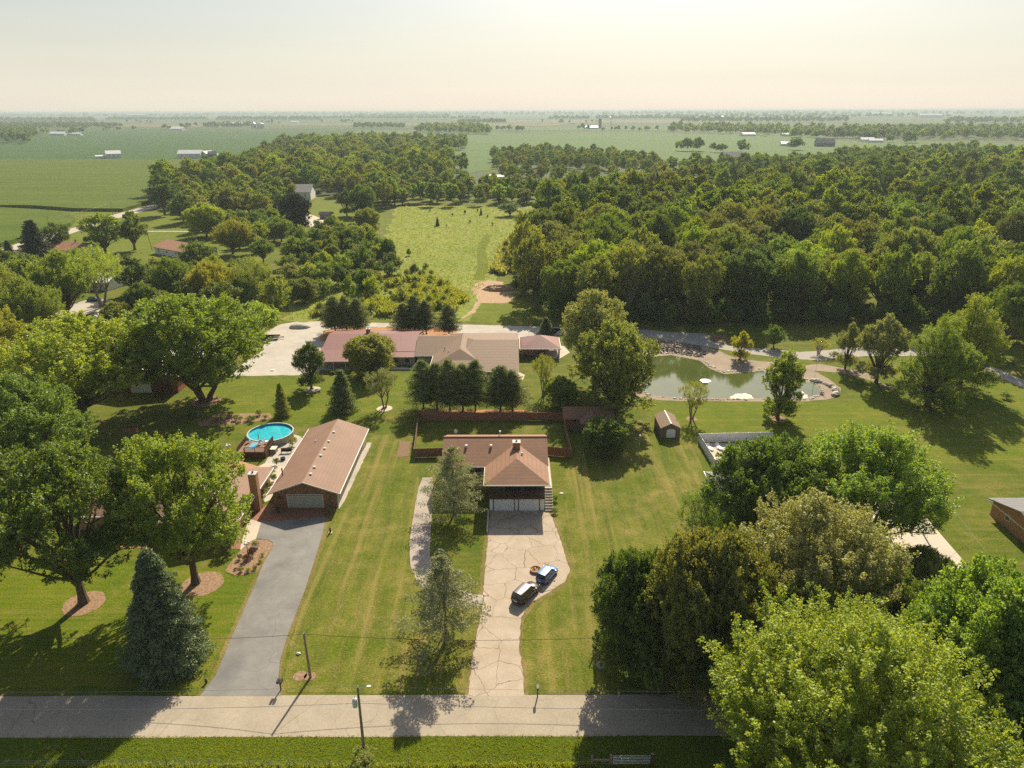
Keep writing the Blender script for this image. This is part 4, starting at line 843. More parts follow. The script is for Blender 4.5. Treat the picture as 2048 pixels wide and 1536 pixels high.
def gable(b, x0, x1, y0, y1, z0, rise, axis='X', zb=0):
    """walls up to the eaves with triangular gable ends"""
    if axis == 'X':
        ym = (y0 + y1) / 2; pf = [(y0, zb), (y1, zb), (y1, z0), (ym, z0 + rise), (y0, z0)]
        b.add([(x0, y, z) for y, z in pf] + [(x1, y, z) for y, z in pf], [(4, 3, 2, 1, 0), (5, 6, 7, 8, 9)] + [(i, (i + 1) % 5, 5 + (i + 1) % 5, 5 + i) for i in range(5)])
    else:
        xm = (x0 + x1) / 2; pf = [(x0, zb), (x1, zb), (x1, z0), (xm, z0 + rise), (x0, z0)]
        b.add([(x, y0, z) for x, z in pf] + [(x, y1, z) for x, z in pf], [(0, 1, 2, 3, 4), (9, 8, 7, 6, 5)] + [(i, 5 + i, 5 + (i + 1) % 5, (i + 1) % 5) for i in range(5)])
    return b
def chimney(parent, x0, x1, y0, y1, z0, z1, mat='tanbrick'):
    c = boxes(parent, 'chimney', mat, (x0, x1, y0, y1, z0, z1))
    boxes(c, 'chimney_cap', 'greywhite', (x0 - .06, x1 + .06, y0 - .06, y1 + .06, z1, z1 + .12))
    b = MB(); b.tube(((x0 + x1) / 2, (y0 + y1) / 2, z1 + .1), ((x0 + x1) / 2, (y0 + y1) / 2, z1 + .36), .16, .16, 8); b.build('flue', 'black', c)
    return c
def window(parent, x0, x1, y, z0, z1, face='front', fr='white'):
    """window in a wall facing the camera (front) or sideways"""
    if face == 'front':
        f = boxes(parent, 'window', fr, (x0, x1, y - .05, y + .02, z0, z1)); boxes(f, 'pane', 'glass', (x0 + .08, x1 - .08, y - .065, y - .045, z0 + .08, z1 - .08))
        boxes(f, 'sill', fr, (x0 - .06, x1 + .06, y - .12, y + .01, z0 - .07, z0 - .005))
    else:                                           # x0..x1 run along Y, y is the wall's X
        s = -1 if face == 'left' else 1
        a, c = sorted((y + s * .05, y - s * .02)); e, g = sorted((y + s * .065, y + s * .045))
        f = boxes(parent, 'window', fr, (a, c, x0, x1, z0, z1)); boxes(f, 'pane', 'glass', (e, g, x0 + .08, x1 - .08, z0 + .08, z1 - .08))
    return f
def vent(parent, x, y, z, name='roof_vent', mat='offwhite', s=.22, h=.3):
    return boxes(parent, name, mat, (x - s, x + s, y - s, y + s, z - .15, z + h))

# ---- the house in the middle: back wing, hipped front wing over the garage
H1 = thing('house', 'brown-roofed brick house with balcony above two white garage doors', 'house', (0.8, 99.4, 0))
def L1(x0, x1, y0, y1, z0, z1): return (x0 - .8, x1 - .8, y0 - 99.4, y1 - 99.4, z0, z1)
def P1(*p): return (p[0] - .8, p[1] - 99.4, p[2])
b = MB(); b.box(*L1(-3.65, 5.15, 101.4, 106.1, 2.5, 5.05)); b.build('wall', 'brick', H1)
b = MB(); b.box(*L1(-3.65, 5.15, 99.42, 106.1, 0, 2.5)); b.build('garage_wall', 'white', H1)
b = MB(); gable(b, -10.9, 4.7, 6.7, 17.0, 5.15, 2.25, 'X'); b.build('rear_wall', 'brick', H1)
RX0, RX1, RY0, RY1 = -4.5 - .8, 5.95 - .8, 98.75 - 99.4, 110.4 - 99.4
b = MB(); hz_ = 2.02
# hipped front wing running back into the rear slope
xm = (RX0 + RX1) / 2
b.slab([(RX0, RY0, 5.0), (RX1, RY0, 5.0), (xm, RY0 + 5.2, 5.0 + hz_)], .17)
b.slab([(RX1, RY0, 5.0), (RX1, 5.7, 5.0), (xm, 10.6, 5.0 + hz_), (xm, RY0 + 5.2, 5.0 + hz_)], .17)
b.slab([(RX0, 5.7, 5.0), (RX0, RY0, 5.0), (xm, RY0 + 5.2, 5.0 + hz_), (xm, 10.6, 5.0 + hz_)], .17)
b.build('front_roof', 'shingle', H1)
b = MB(); roof(b, -12.6, 5.2, 5.6, 18.0, 5.02, 2.58, 'X'); rr = b.build('rear_roof', 'shingle', H1)
b = MB(); b.box(-12.6, 5.2, 11.66, 11.94, 7.55, 7.66); b.build('ridge_cap', 'shingle4', rr)
b = MB()
for (x0, x1, y0, y1) in ((RX0 - .1, RX0 - .004, RY0, 5.6), (RX1 + .004, RX1 + .1, RY0, 5.6), (RX0 - .1, RX1 + .1, RY0 - .1, RY0 - .004)): b.box(x0, x1, y0, y1, 4.80, 4.985)
b.box(-12.6, RX0 - .11, 5.5, 5.596, 4.82, 4.99); b.build('gutter', 'offwhite', H1)
chimney(H1, xm - .62, xm + .62, 8.2, 9.3, 6.2, 8.0, 'tanbrick')
for x, y, z in ((-8.6, 9.6, 6.8), (-4.4, 9.6, 6.8)): boxes(H1, 'roof_vent', 'offwhite', (x - .2, x + .2, y - .2, y + .2, z - .2, z + .25))
part(H1, 'roof_vent', 'offwhite', lambda b: b.tube((xm + .9, 6.6, 6.5), (xm + .9, 6.6, 7.1), .14, .14, 8))
part(H1, 'vent_pipe', 'offwhite', lambda b: (b.tube((-2.9, 12.6, 7), (-2.9, 12.6, 8.1), .07, .07, 6), b.tube((-2.9, 12.6, 8.05), (-2.9, 12.6, 8.25), .17, .17, 8)))
def sat(b):
    b.tube((-10.6, 13.0, 6.6), (-10.6, 13.0, 7.9), .04, .04, 6)
d_ = part(H1, 'satellite_dish', 'offwhite', sat)
b = MB(); q = Vector((.55, -.75, .35)).to_track_quat('Z', 'Y'); pr_ = [(0.02, -.12), (.22, -.08), (.36, .02), (.38, .02), (.22, -.11), (.02, -.15)]
vs = []; n = 14
for r_, z_ in pr_:
    for i in range(n): vs.append(Vector((-10.6, 12.9, 8.1)) + q @ Vector((r_ * math.cos(6.283 * i / n), r_ * math.sin(6.283 * i / n), z_)))
b.add(vs, [(j * n + i, j * n + (i + 1) % n, (j + 1) * n + (i + 1) % n, (j + 1) * n + i) for j in range(5) for i in range(n)])
b.tube(Vector((-10.6, 12.9, 8.0)), Vector((-10.6, 12.9, 8.1)) + q @ Vector((0, -.1, .42)), .02, .02, 5); b.build('dish_reflector', 'offwhite', d_)
for x0, x1 in ((-2.95, .25), (1.05, 4.25)):
    dr = boxes(H1, 'garage_door', 'whitedoor', (x0 - .8, x1 - .8, -.07, -.0, .03, 2.2))
    boxes(dr, 'door_frame', 'darkmetal', (x0 - .93, x0 - .803, -.10, .0, 0, 2.3), (x1 - .797, x1 - .67, -.10, .0, 0, 2.3), (x0 - .80, x1 - .80, -.10, .0, 2.205, 2.33))
# balcony: floor, beam, rails, posts, glazed wall
dk = boxes(H1, 'balcony', 'darkwood', L1(-3.6, 5.15, 98.95, 101.4, 2.52, 2.68), L1(-3.65, 5.2, 98.85, 98.95, 2.36, 2.74))
boxes(dk, 'balcony_floor', 'deckwood', L1(-3.5, 5.1, 98.97, 101.38, 2.685, 2.71))
b = MB()
for x in (-3.55, -1.3, 1.5, 4.0, 5.1): b.box(*L1(x - .05, x + .05, 98.97, 99.07, 2.72, 4.86))
b.build('balcony_post', 'darkwood', dk)
b = MB()
b.box(*L1(-3.5, 5.05, 98.98, 99.06, 3.68, 3.76)); b.box(*L1(-3.5, 5.05, 98.99, 99.05, 2.85, 2.90))
for x in np.arange(-3.4, 5.0, .14): b.box(*L1(x, x + .02, 99.0, 99.03, 2.9, 3.68))
for y in np.arange(99.2, 101.3, .16): b.box(*L1(-3.55, -3.53, y, y + .03, 2.8, 3.68))
b.box(*L1(-3.57, -3.51, 99.07, 101.4, 3.68, 3.76)); b.box(*L1(5.08, 5.14, 99.07, 101.4, 3.68, 3.76)); b.build('railing', 'darkmetal', dk)
boxes(H1, 'patio_door', 'glass', L1(-1.1, 1.5, 101.33, 101.396, 2.72, 4.75))
boxes(H1, 'patio_door', 'glass', L1(1.9, 4.4, 101.33, 101.396, 2.72, 4.75))
boxes(H1, 'window', 'glass', L1(-3.0, -1.7, 101.33, 101.396, 3.3, 4.6))
window(H1, -9.6, -8.0, 6.7, 3.3, 4.7); window(H1, -7.2, -5.8, 6.7, 3.3, 4.7)
boxes(H1, 'door', 'white', (-5.5, -4.7, 6.62, 6.69, 2.6, 4.7))
boxes(H1, 'chair_on_balcony', 'greywood', L1(-2.6, -2.1, 100.2, 100.7, 2.72, 3.15), L1(-2.6, -2.1, 100.7, 100.78, 3.15, 3.6)) if False else None
# the steps and raised walk on its right side
S1 = thing('steps', 'concrete steps climbing the right side of the house to a raised walk', 'steps', (5.9, 99.4, 0))
b = MB(); b.box(-.62, .65, 3.6, 14.0, 0, 2.35); b.build('landing', 'concrete', S1)
for k in range(9): boxes(S1, 'step', 'concrete', (-.62, .62, -.4 + k * .44, 3.597, .26 * k if k else 0, .26 * (k + 1)))
W1 = thing('retaining_wall', 'low grey retaining wall left of the cracked drive', 'wall', (-3.85, 96, 0)); boxes(W1, 'wall', 'greywhite', (-.12, .12, -3.2, 3.3, 0, .35))
E1 = thing('utility_meter', 'white conduit and meter box on the right wall of the brown-roofed house', 'meter', (5.6, 108.5, 0)); boxes(E1, 'meter_box', 'offwhite', (-.1, .18, -.2, .2, 3.2, 3.9)); part(E1, 'conduit', 'offwhite', lambda b: b.tube((.05, 0, 2.35), (.05, 0, 5.9), .05, .05, 6))

# ---- long detached garage
G = thing('garage', 'long brown-roofed garage with a brick gable and wide grey door', 'garage', (-33.45, 100.6, 0))
b = MB(); gable(b, -5.1, 5.1, .02, 23.9, 2.75, 1.9, 'Y'); b.build('wall', 'siding', G)
b = MB(); gable(b, -5.12, 5.12, -.12, .015, 2.7, 1.86, 'Y'); b.build('brick_front', 'brick', G)
b = MB(); roof(b, -5.75, 5.75, -.55, 24.4, 2.85, 2.05, 'Y'); b.build('roof', 'shingle2', G)
b = MB(); b.box(-5.85, -5.754, -.55, 24.4, 2.62, 2.83); b.box(5.754, 5.85, -.55, 24.4, 2.62, 2.83); b.build('gutter', 'white', G)
b = MB()
for s in (-1, 1): b.slab([(s * 5.75, -.62, 2.84), (0, -.62, 4.9), (0, -.56, 4.9), (s * 5.75, -.56, 2.84)], .2)
b.build('rake_trim', 'offwhite', G)
dr = boxes(G, 'garage_door', 'greydoor', (-2.75, 2.75, -.19, -.13, .05, 2.25)); boxes(dr, 'door_frame', 'offwhite', (-2.95, -2.76, -.2, -.13, 0, 2.35), (2.76, 2.95, -.2, -.13, 0, 2.35), (-2.95, 2.95, -.2, -.13, 2.36, 2.5))
for x in (-4.1, 4.1): boxes(G, 'wall_lamp', 'black', (x - .1, x + .1, -.3, -.13, 1.75, 2.1))
for y in (2.2, 4.6, 8.9, 11.6, 14.5, 18.4): boxes(G, 'roof_vent', 'offwhite', (.35, .75, y, y + .4, 4.4, 4.93))
boxes(G, 'roof_vent', 'offwhite', (-2.3, -2.1, 16, 16.2, 4.0, 4.35))
part(G, 'flue_pipe', 'darkmetal', lambda b: (b.tube((-5.0, 5.0, 3.0), (-5.0, 5.0, 4.35), .1, .1, 8), b.tube((-5.0, 5.0, 4.3), (-5.0, 5.0, 4.5), .17, .1, 8)))
for y in (5, 12.5, 18): window(G, y, y + 1.1, 5.1, 1.2, 2.2, 'right')
for y in (.4, 23.6): part(G, 'downspout', 'white', lambda b, y=y: b.tube((5.2, y, .1), (5.2, y, 2.7), .05, .05, 6))

# ---- low brick house under the maples
B2 = thing('house', 'low brick house with a tall side chimney, mostly under the big maples', 'house', (-47, 91.5, 0))
b = MB(); gable(b, -5.1, 5.2, .0, 17.0, 2.75, 1.85, 'Y'); b.build('wall', 'tanbrick', B2)
b = MB(); roof(b, -5.9, 5.9, -.9, 17.7, 2.85, 2.1, 'Y', 0, 5.0); b.build('roof', 'shingle2', B2)
b = MB(); b.box(5.904, 6.0, -.9, 7.8, 2.62, 2.82); b.box(5.904, 6.0, 9.3, 17.6, 2.62, 2.82); b.box(-6.0, -5.904, -.9, 2, 2.62, 2.82); b.build('gutter', 'white', B2)
b = MB(); gable(b, -19.5, -5.2, 2.6, 11.8, 2.75, 1.6, 'X'); b.build('side_wall', 'tanbrick', B2)
b = MB(); roof(b, -20.2, -3.0, 1.9, 12.6, 2.80, 1.95, 'X', 4.0, 0); b.build('side_roof', 'shingle2', B2)
b = MB(); b.box(-20.2, -6.1, 1.8, 1.896, 2.58, 2.78); b.box(-20.3, -20.204, 1.9, 12.6, 2.58, 2.78); b.build('side_gutter', 'white', B2)
chimney(B2, 5.25, 6.45, 8.0, 9.1, 0, 6.5, 'tanbrick')
window(B2, 1.5, 3.5, 0, 1.0, 2.2); window(B2, -14, -12.4, 2.6, 1.0, 2.2); window(B2, -10.5, -8.5, 2.6, 1.0, 2.2)
boxes(B2, 'door', 'white', (-1.2, -.2, -.06, 0, .05, 2.1))

# ---- ranch house behind: metal-roofed wing
H2 = thing('house', 'long ranch house with a red metal roof and tan siding', 'house', (-36.2, 168, 0))
b = MB(); gable(b, -11.6, 11.7, 1.6, 21.5, 2.75, 1.9, 'X'); b.build('wall', 'siding', H2)
b = MB(); roof(b, -12.3, 11.7, 3.2, 22.3, 3.15, 1.85, 'X'); b.build('roof', 'redmetal', H2)
b = MB(); b.slab([(-12.5, -2.2, 2.45), (-2.6, -2.2, 2.45), (-2.6, 6.2, 3.62), (-12.5, 6.2, 3.62)], .12); b.slab([(-2.5, .6, 2.6), (11.7, .6, 2.6), (11.7, 4.2, 3.27), (-2.5, 4.2, 3.27)], .12); b.build('porch_roof', 'redmetal', H2)
boxes(H2, 'gutter', 'offwhite', (-12.5, -2.6, -2.3, -2.204, 2.2, 2.44), (-2.5, 11.7, .5, .596, 2.38, 2.58))
boxes(H2, 'porch_floor', 'greywhite', (-11.6, 11.5, -2.0, 1.6, 0, .25))
for x in (-11.2, -8, -5, -2): boxes(H2, 'porch_post', 'offwhite', (x - .08, x + .08, -1.95, -1.8, .25, 2.35))
for x in (-9.5, -5.5, 6.5, 9.2): window(H2, x, x + 1.1, 1.6, .95, 2.25, fr='darkmetal')
boxes(H2, 'door', 'offwhite', (1.0, 1.9, 1.52, 1.59, .25, 2.3))
chimney(H2, -2.6, -1.6, 13.5, 14.5, 4.3, 5.9, 'brick')
# taupe hipped part with crossing gables
H3 = thing('house', 'taupe shingled house with crossing roof ridges, right of the red metal roof', 'house', (-11.5, 165, 0))
b = MB(); b.box(-12.4, -7.5, 4.7, 22, 0, 2.7); b.box(-6, 4, -6.3, 22.5, 0, 2.7); gable(b, 4.003, 12.2, -6.3, 22.5, 2.7, 2.7, 'X'); b.build('wall', 'siding', H3)
b = MB(); roof(b, -13.0, -2.2, 4.0, 21.6, 2.75, 2.5, 'X', 0, 0); b.build('left_roof', 'shingle3', H3)
b = MB(); roof(b, -8.2, 5.6, -4.6, 20, 2.8, 2.55, 'Y', 6.2, 5); b.build('middle_roof', 'shingle3', H3)
b = MB(); roof(b, -5.5, 13.2, -7.6, 23.4, 2.72, 2.95, 'X', 7.5, 0); b.build('right_roof', 'shingle3', H3)
boxes(H3, 'gutter', 'white', (-13.0, -8.3, 3.9, 3.996, 2.5, 2.72), (-5.4, 13.2, -7.7, -7.604, 2.46, 2.7), (-8.3, -8.204, -4.6, 3.8, 2.55, 2.78))
for x, y in ((-5.4, 5.2), (-4.2, 2.2)): part(H3, 'roof_vent', 'offwhite', lambda b, x=x, y=y: b.tube((x, y, 3.6), (x, y, 4.75), .12, .12, 6))
window(H3, -11.2, -10, 4.7, .95, 2.2, fr='darkmetal'); window(H3, 8, 9.6, -6.3, .95, 2.2)

# ---- open pavilion
PV = thing('pavilion', 'open pavilion with a maroon pyramid roof on posts', 'pavilion', (7.4, 179.5, 0))
b = MB(); Wp = 5.3
for k in range(4):
    a = [(-Wp, -5), (Wp, -5), (Wp, 5), (-Wp, 5)]; b.slab([(*a[k], 2.7), (*a[(k + 1) % 4], 2.7), (0, 0, 4.9)], .14)
b.build('roof', 'redmetal', PV)
boxes(PV, 'fascia', 'white', (-Wp - .1, -Wp - .004, -5, 5, 2.45, 2.68), (Wp + .004, Wp + .1, -5, 5, 2.45, 2.68), (-Wp - .1, Wp + .1, -5.1, -5.004, 2.45, 2.68))
for x in (-4.8, 4.8):
    for y in (-4.5, 4.5): boxes(PV, 'post', 'greywood', (x - .2, x + .2, y - .2, y + .2, 0, 2.6))
boxes(PV, 'counter', 'greywhite', (-4.4, 3.0, 3.6, 4.3, 0.02, 1.5))
TB = thing('picnic_table', 'dark table with benches under the maroon pavilion roof', 'table', (7.9, 178.2, .05)); boxes(TB, 'tabletop', 'darkwood', (-.9, .9, -.4, .4, .7, .76)); boxes(TB, 'bench', 'darkwood', (-.9, .9, -.95, -.65, .4, .45)); boxes(TB, 'bench', 'darkwood', (-.9, .9, .65, .95, .4, .45)); boxes(TB, 'leg', 'darkwood', (-.7, -.6, -.9, .9, 0, .4), (.6, .7, -.9, .9, 0, .4), (-.68, -.62, -.1, .1, .4, .7), (.62, .68, -.1, .1, .4, .7))

# ---- wooden garden shed with a porch
SH = thing('shed', 'weathered board shed with rust roof and small porch gable', 'shed', (15.2, 129.2, 0))
b = MB(); gable(b, -4.5, 5.0, 1.6, 6.8, 2.4, 1.2, 'X'); b.build('wall', 'fencewood', SH)
b = MB(); roof(b, -4.95, 5.4, .9, 7.4, 2.45, 1.35, 'X'); b.build('roof', 'shingle', SH)
b = MB(); gable(b, -1.2, 3.0, -.8, 2, 2.3, 1.0, 'Y', 1.9); b.build('porch_gable', 'greywood', SH)
b = MB(); roof(b, -1.7, 3.6, -1.3, 4.0, 2.35, 1.25, 'Y', 1.6, 0); b.build('porch_roof', 'shingle', SH)
boxes(SH, 'window', 'black', (-3.0, -2.35, 1.55, 1.597, 1.5, 2.1)); boxes(SH, 'door', 'shedwood', (-2.2, -1.2, 1.54, 1.597, .1, 2.0)); boxes(SH, 'step', 'greywood', (-2.9, -.6, .6, 1.5, 0, .18))
for x in (-1.1, 2.9): boxes(SH, 'porch_post', 'greywood', (x - .07, x + .07, -.75, -.61, 0, 1.9))

# ---- brown portable shed
SB = thing('shed', 'small brown portable shed with an arched white door', 'shed', (30.95, 126.2, 0))
b = MB(); gable(b, -1.9, 1.9, 0, 6.4, 2.15, .85, 'Y', .12); b.build('wall', 'shedwood', SB)
b = MB(); roof(b, -2.05, 2.05, -.12, 6.55, 2.2, .98, 'Y', th=.1); b.build('roof', 'shingle3', SB)
boxes(SB, 'ridge_cap', 'offwhite', (-.12, .12, -.12, 6.55, 3.14, 3.22))
b = MB(); pts = [(-.78, .15), (.95, .15), (.95, 1.55)] + [(.085 + .865 * math.cos(a), 1.55 + .45 * math.sin(a)) for a in np.linspace(.2, 2.94, 7)] + [(-.78, 1.55)]
b.add([(x, -.03, z) for x, z in pts] + [(x, -.003, z) for x, z in pts], [tuple(range(len(pts)))] + [(i, (i + 1) % len(pts), len(pts) + (i + 1) % len(pts), len(pts) + i) for i in range(len(pts))])
dd = b.build('door', 'white', SB); boxes(dd, 'handle', 'black', (.75, .82, -.07, -.032, .95, 1.1))
boxes(SB, 'skid', 'darkwood', (-1.8, -1.6, 0, 6.4, 0, .118), (1.6, 1.8, 0, 6.4, 0, .118))

# ---- metal-doored barn behind the maples
BN = thing('barn', 'brick and board barn with a ribbed pale sliding door', 'barn', (-83.5, 151.2, 0))
b = MB(); gable(b, -8.2, 7.2, 0, 20, 4.1, 1.8, 'Y'); b.build('wall', 'redbrick', BN)
b = MB(); roof(b, -9, 8, -.7, 20.6, 4.15, 2.0, 'Y'); b.build('roof', 'whitemetal', BN)
boxes(BN, 'side_panel', 'darkwood', (-6.9, -3.6, -.06, -.003, .1, 3.7), (1.35, 5.8, -.06, -.003, .1, 3.7))
dr = boxes(BN, 'sliding_door', 'barndoor', (-3.5, 1.2, -.16, -.08, .1, 3.8)); boxes(dr, 'door_rail', 'steel', (-3.7, 5.0, -.2, -.163, 3.82, 3.95))

# ---- white vinyl fence yard and house corner
def fence(name_label, pts, h, mat, gap, group=None, pm=None, th=.04, cat='fence', zb=.05, cap=None):
    f = thing('fence', name_label, cat, (pts[0][0], pts[0][1], 0), 0, group); ox, oy = pts[0]
    for (xa, ya), (xb, yb) in zip(pts[:-1], pts[1:]):
        d = Vector((xb - xa, yb - ya)); L = d.length; d.normalize(); n_ = Vector((-d.y, d.x)) * th / 2
        q = [(xa - ox + n_.x, ya - oy + n_.y), (xb - ox + n_.x, yb - oy + n_.y), (xb - ox - n_.x, yb - oy - n_.y), (xa - ox - n_.x, ya - oy - n_.y)]
        m_ = mat if not mat.startswith('fencewood') else ('fencewood' if abs(d.x) > abs(d.y) else 'fencewood_y')
        b = MB().prism(q, zb, h); b.build('board_panel' if mat != 'vinyl' else 'vinyl_panel', m_, f)
        if cap:
            b = MB().prism([(x + s * .03, y) for (x, y), s in zip(q, (1, 1, -1, -1))], h, h + .05); b.build('top_rail', cap, f)
        k = max(1, int(L / gap))
        for i in range(k + 1):
            x = xa - ox + d.x * L * i / k + n_.x * 3; y = ya - oy + d.y * L * i / k + n_.y * 3
            boxes(f, 'post', pm or mat, (x - .06, x + .06, y - .06, y + .06, 0, h + .06))
    return f
fence('back run of the cedar privacy fence below the pines', [(-19.3, 135), (10.6, 134.9)], 1.85, 'fencewood', 2.45, 'cedar privacy fence runs', 'greywood')
fence('left run of the cedar privacy fence beside the tilled patch', [(-18.2, 118.3), (-19.3, 134.8)], 1.85, 'fencewood', 2.45, 'cedar privacy fence runs', 'greywood')
fence('front left run of the cedar fence joining the brown-roofed house', [(-18.1, 118.2), (-10.6, 118.6)], 1.85, 'fencewood', 2.45, 'cedar privacy fence runs', 'greywood')
fence('short cedar fence run at the right of the brown-roofed house', [(5.6, 119.2), (10.95, 118.0)], 1.85, 'fencewood', 2.45, 'cedar privacy fence runs', 'greywood')
fence('right run of the cedar privacy fence ending at the wooden shed', [(10.95, 118.1), (10.5, 129.5)], 1.85, 'fencewood', 2.45, 'cedar privacy fence runs', 'greywood')
fence('white vinyl privacy fence round the yard behind the right-hand trees', [(36.3, 108.5), (36.1, 124.4), (50.5, 125.0)], 1.8, 'vinyl', 2.4, None, 'white', cap='white')
sheet('patio', [(36.3, 112), (46, 112), (46, 124), (36.3, 124)], .02, 'concrete', world=True)
for i, (x, y) in enumerate(((37.5, 121.4), (39.3, 121.6))):
    c_ = thing('lounge_chair', ['white lounge chair by the fence corner', 'white lounge chair right of another in the fenced yard'][i], 'chair', (x, y, .02), .3, 'lounge chairs in the fenced yard')
    boxes(c_, 'seat', 'white', (-.35, .35, -.9, .4, .3, .36)); b = MB().slab([(-.35, .4, .36), (.35, .4, .36), (.35, .95, .85), (-.35, .95, .85)], .05); b.build('backrest', 'white', c_)
    for a in (-.3, .3):
        for e_ in (-.8, .3): boxes(c_, 'leg', 'white', (a - .03, a + .03, e_ - .03, e_ + .03, 0, .3))
H4 = thing('house', 'house corner with a white fascia behind the round dark tree', 'house', (41.5, 97.5, 0))
b = MB(); gable(b, -8.2, 8, 0, 9, 2.75, 1.6, 'X'); b.build('wall', 'shedwood', H4)
b = MB(); roof(b, -8.9, 8.8, -.6, 9.7, 2.8, 1.9, 'X'); b.build('roof', 'greyroof', H4); boxes(H4, 'fascia', 'white', (-9.05, -8.9, -.6, 9.7, 2.62, 2.84)); window(H4, 2, 3.4, -0.0, 1, 2.2)
# ---- house cut by the right edge
H5 = thing('house', 'tan-brick house with a grey roof cut by the right edge', 'house', (80.9, 91.0, 0))
b = MB(); gable(b, -5.1, 9, -6, 6.8, 2.6, 1.6, 'X'); b.build('wall', 'orangesiding', H5)
b = MB(); roof(b, -5.7, 9.5, -6.9, 7.5, 2.62, 1.85, 'X'); b.build('roof', 'greyroof', H5)
boxes(H5, 'fascia', 'offwhite', (-5.78, -5.704, -6.9, 7.5, 2.36, 2.5)); window(H5, 2.5, 3.6, -5.1, 1.2, 2.2, 'left'); window(H5, -3.6, -2.5, -5.1, 1.2, 2.2, 'left')
boxes(H5, 'foundation', 'tanbrick', (-5.16, -5.1, -6, 6.8, 0, .35))

# ---- houses and barns farther off
def simple_house(label, cat, x, y, w, d, h, rise, rz, wall, rf, name='house', axis='X', nwin=3, chim=0, door=False):
    o = thing(name, label, cat, (x, y, 0), rz)
    b = MB(); gable(b, -w / 2, w / 2, -d / 2, d / 2, h, rise * .92, axis); b.build('wall', wall, o)
    b = MB(); roof(b, -w / 2 - .6, w / 2 + .6, -d / 2 - .6, d / 2 + .6, h + .05, rise * 1.05, axis, th=.2); b.build('roof', rf, o)
    for i in range(nwin):
        xx = -w / 2 + w * (i + .5) / nwin; window(o, xx - .5, xx + .5, -d / 2, h * .38, h * .8)
    for i in range(chim): part(o, 'chimney', 'darkmetal', lambda b, i=i: b.tube((-w * .2 + i * w * .35, 0, h + rise * .6), (-w * .2 + i * w * .35, 0, h + rise * 1.05 + 1.2), .28, .28, 8))
    if door: boxes(o, 'door', 'whitedoor', (-1.8, 1.8, -d / 2 - .08, -d / 2 - .003, .1, h * .8))
    return o
simple_house('long building with a rust-brown roof and pale blue-grey walls', 'building', -147, 321, 27, 14, 3.0, 2.2, R(-35), 'whitesiding', 'shingle4', nwin=4)
simple_house('house with an orange-brown roof and two black flues behind bright maples', 'house', -199, 322, 22, 14, 3.0, 2.4, R(-18), 'whitesiding', 'shingle4', chim=2)
simple_house('pale house half hidden by the airy tree and the parked car', 'house', -152, 258, 16, 12, 3.0, 1.8, R(-10), 'whitesiding', 'whitemetal')
simple_house('small brown-roofed house glimpsed at the left edge', 'house', -158, 222, 14, 10, 2.8, 1.8, R(-8), 'offwhite', 'shingle2')
simple_house('grey gambrel barn with white walls beyond the dark egg-shaped tree', 'barn', -154, 540, 15, 22, 5.5, 4.5, R(5), 'whitesiding', 'greyroof', 'barn', 'X', 2, door=True)
simple_house('pale house beside the grey barn', 'house', -172, 528, 18, 12, 3.2, 2.4, R(40), 'whitesiding', 'whitemetal')
simple_house('dark red hut standing on the bright lawn', 'hut', -111, 434, 6.8, 4.2, 2.6, 1.4, R(-5), 'maroon', 'darkmetal', 'hut', nwin=1)
simple_house('white barn standing alone in the big field at the left', 'barn', -556, 1042, 18, 16, 6, 4, R(30), 'whitesiding', 'whitemetal', 'barn')
simple_house('low white lean-to beside the lone white barn', 'shed', -571, 1038, 14, 9, 3, 1.2, R(30), 'whitesiding', 'whitemetal', 'shed', nwin=0)
simple_house('largest white barn in the green field', 'barn', -447, 1040, 30, 18, 6, 4.5, R(8), 'whitesiding', 'whitemetal', 'barn')
simple_house('white annex on the right end of the largest white barn', 'barn', -427, 1048, 14, 14, 5.5, 3.5, R(60), 'whitesiding', 'whitemetal', 'barn')
simple_house('dark-gabled farmhouse right of the largest white barn', 'house', -417, 1040, 10, 9, 5, 4, R(30), 'greyroof', 'greyroof')
simple_house('small white shed right of the dark-gabled farmhouse', 'shed', -406, 1045, 11, 8, 3.5, 2, R(20), 'whitesiding', 'whitemetal', 'shed', nwin=1)
FB = [(118, 271, 'white farmhouse among trees at the far left', 40, 22), (152, 271, 'grey sheds right of the white farmhouse at the far left', 34, 14), (357, 261, 'white gabled barn between two far tree clumps', 44, 30), (428, 254, 'white sheds in front of the far dark grove', 46, 20), (466, 253, 'long white livestock barn before the far grove', 88, 24), (590, 246, 'tiny white barn near the horizon left of centre', 40, 26),
      (275, 236, 'row of long white sheds right under the horizon at the left', 240, 50), (1182, 258, 'long white shed beside the tall silo', 46, 18), (1495, 272, 'white-roofed farm buildings beyond the pale field', 34, 20), (1553, 265, 'pale barn behind the far right farm', 34, 22), (1578, 292, 'white-roofed open barn at the edge of the pale field', 30, 16), (1572, 272, 'little white shed among far right trees', 24, 16),
      (1733, 283, 'white farm shed among the trees at the right', 26, 18), (1750, 285, 'low white building beside the right farm shed', 26, 14), (1440, 236, 'white barn on the hazy horizon right of the silo', 60, 40), (1760, 233, 'long pale warehouse on the far right horizon', 200, 60), (1860, 236, 'low grey warehouse under the far right horizon', 160, 50), (1228, 237, 'tiny white barn above the silo field', 60, 30), (1250, 236, 'tiny pale barn right of another above the silo field', 46, 28)]
for px, py, lb, w_, d_ in FB:
    x, y = at(px, py); simple_house(lb, 'barn', x, y, w_, d_, max(4, w_ * .13), max(3, d_ * .22), R((px * 7) % 30 - 15), 'whitesiding', 'whitemetal', 'barn', nwin=0)
simple_house('dark-roofed house at the near edge of the pale field', 'house', 280, 945, 26, 20, 5, 6, R(10), 'greyroof', 'greyroof')
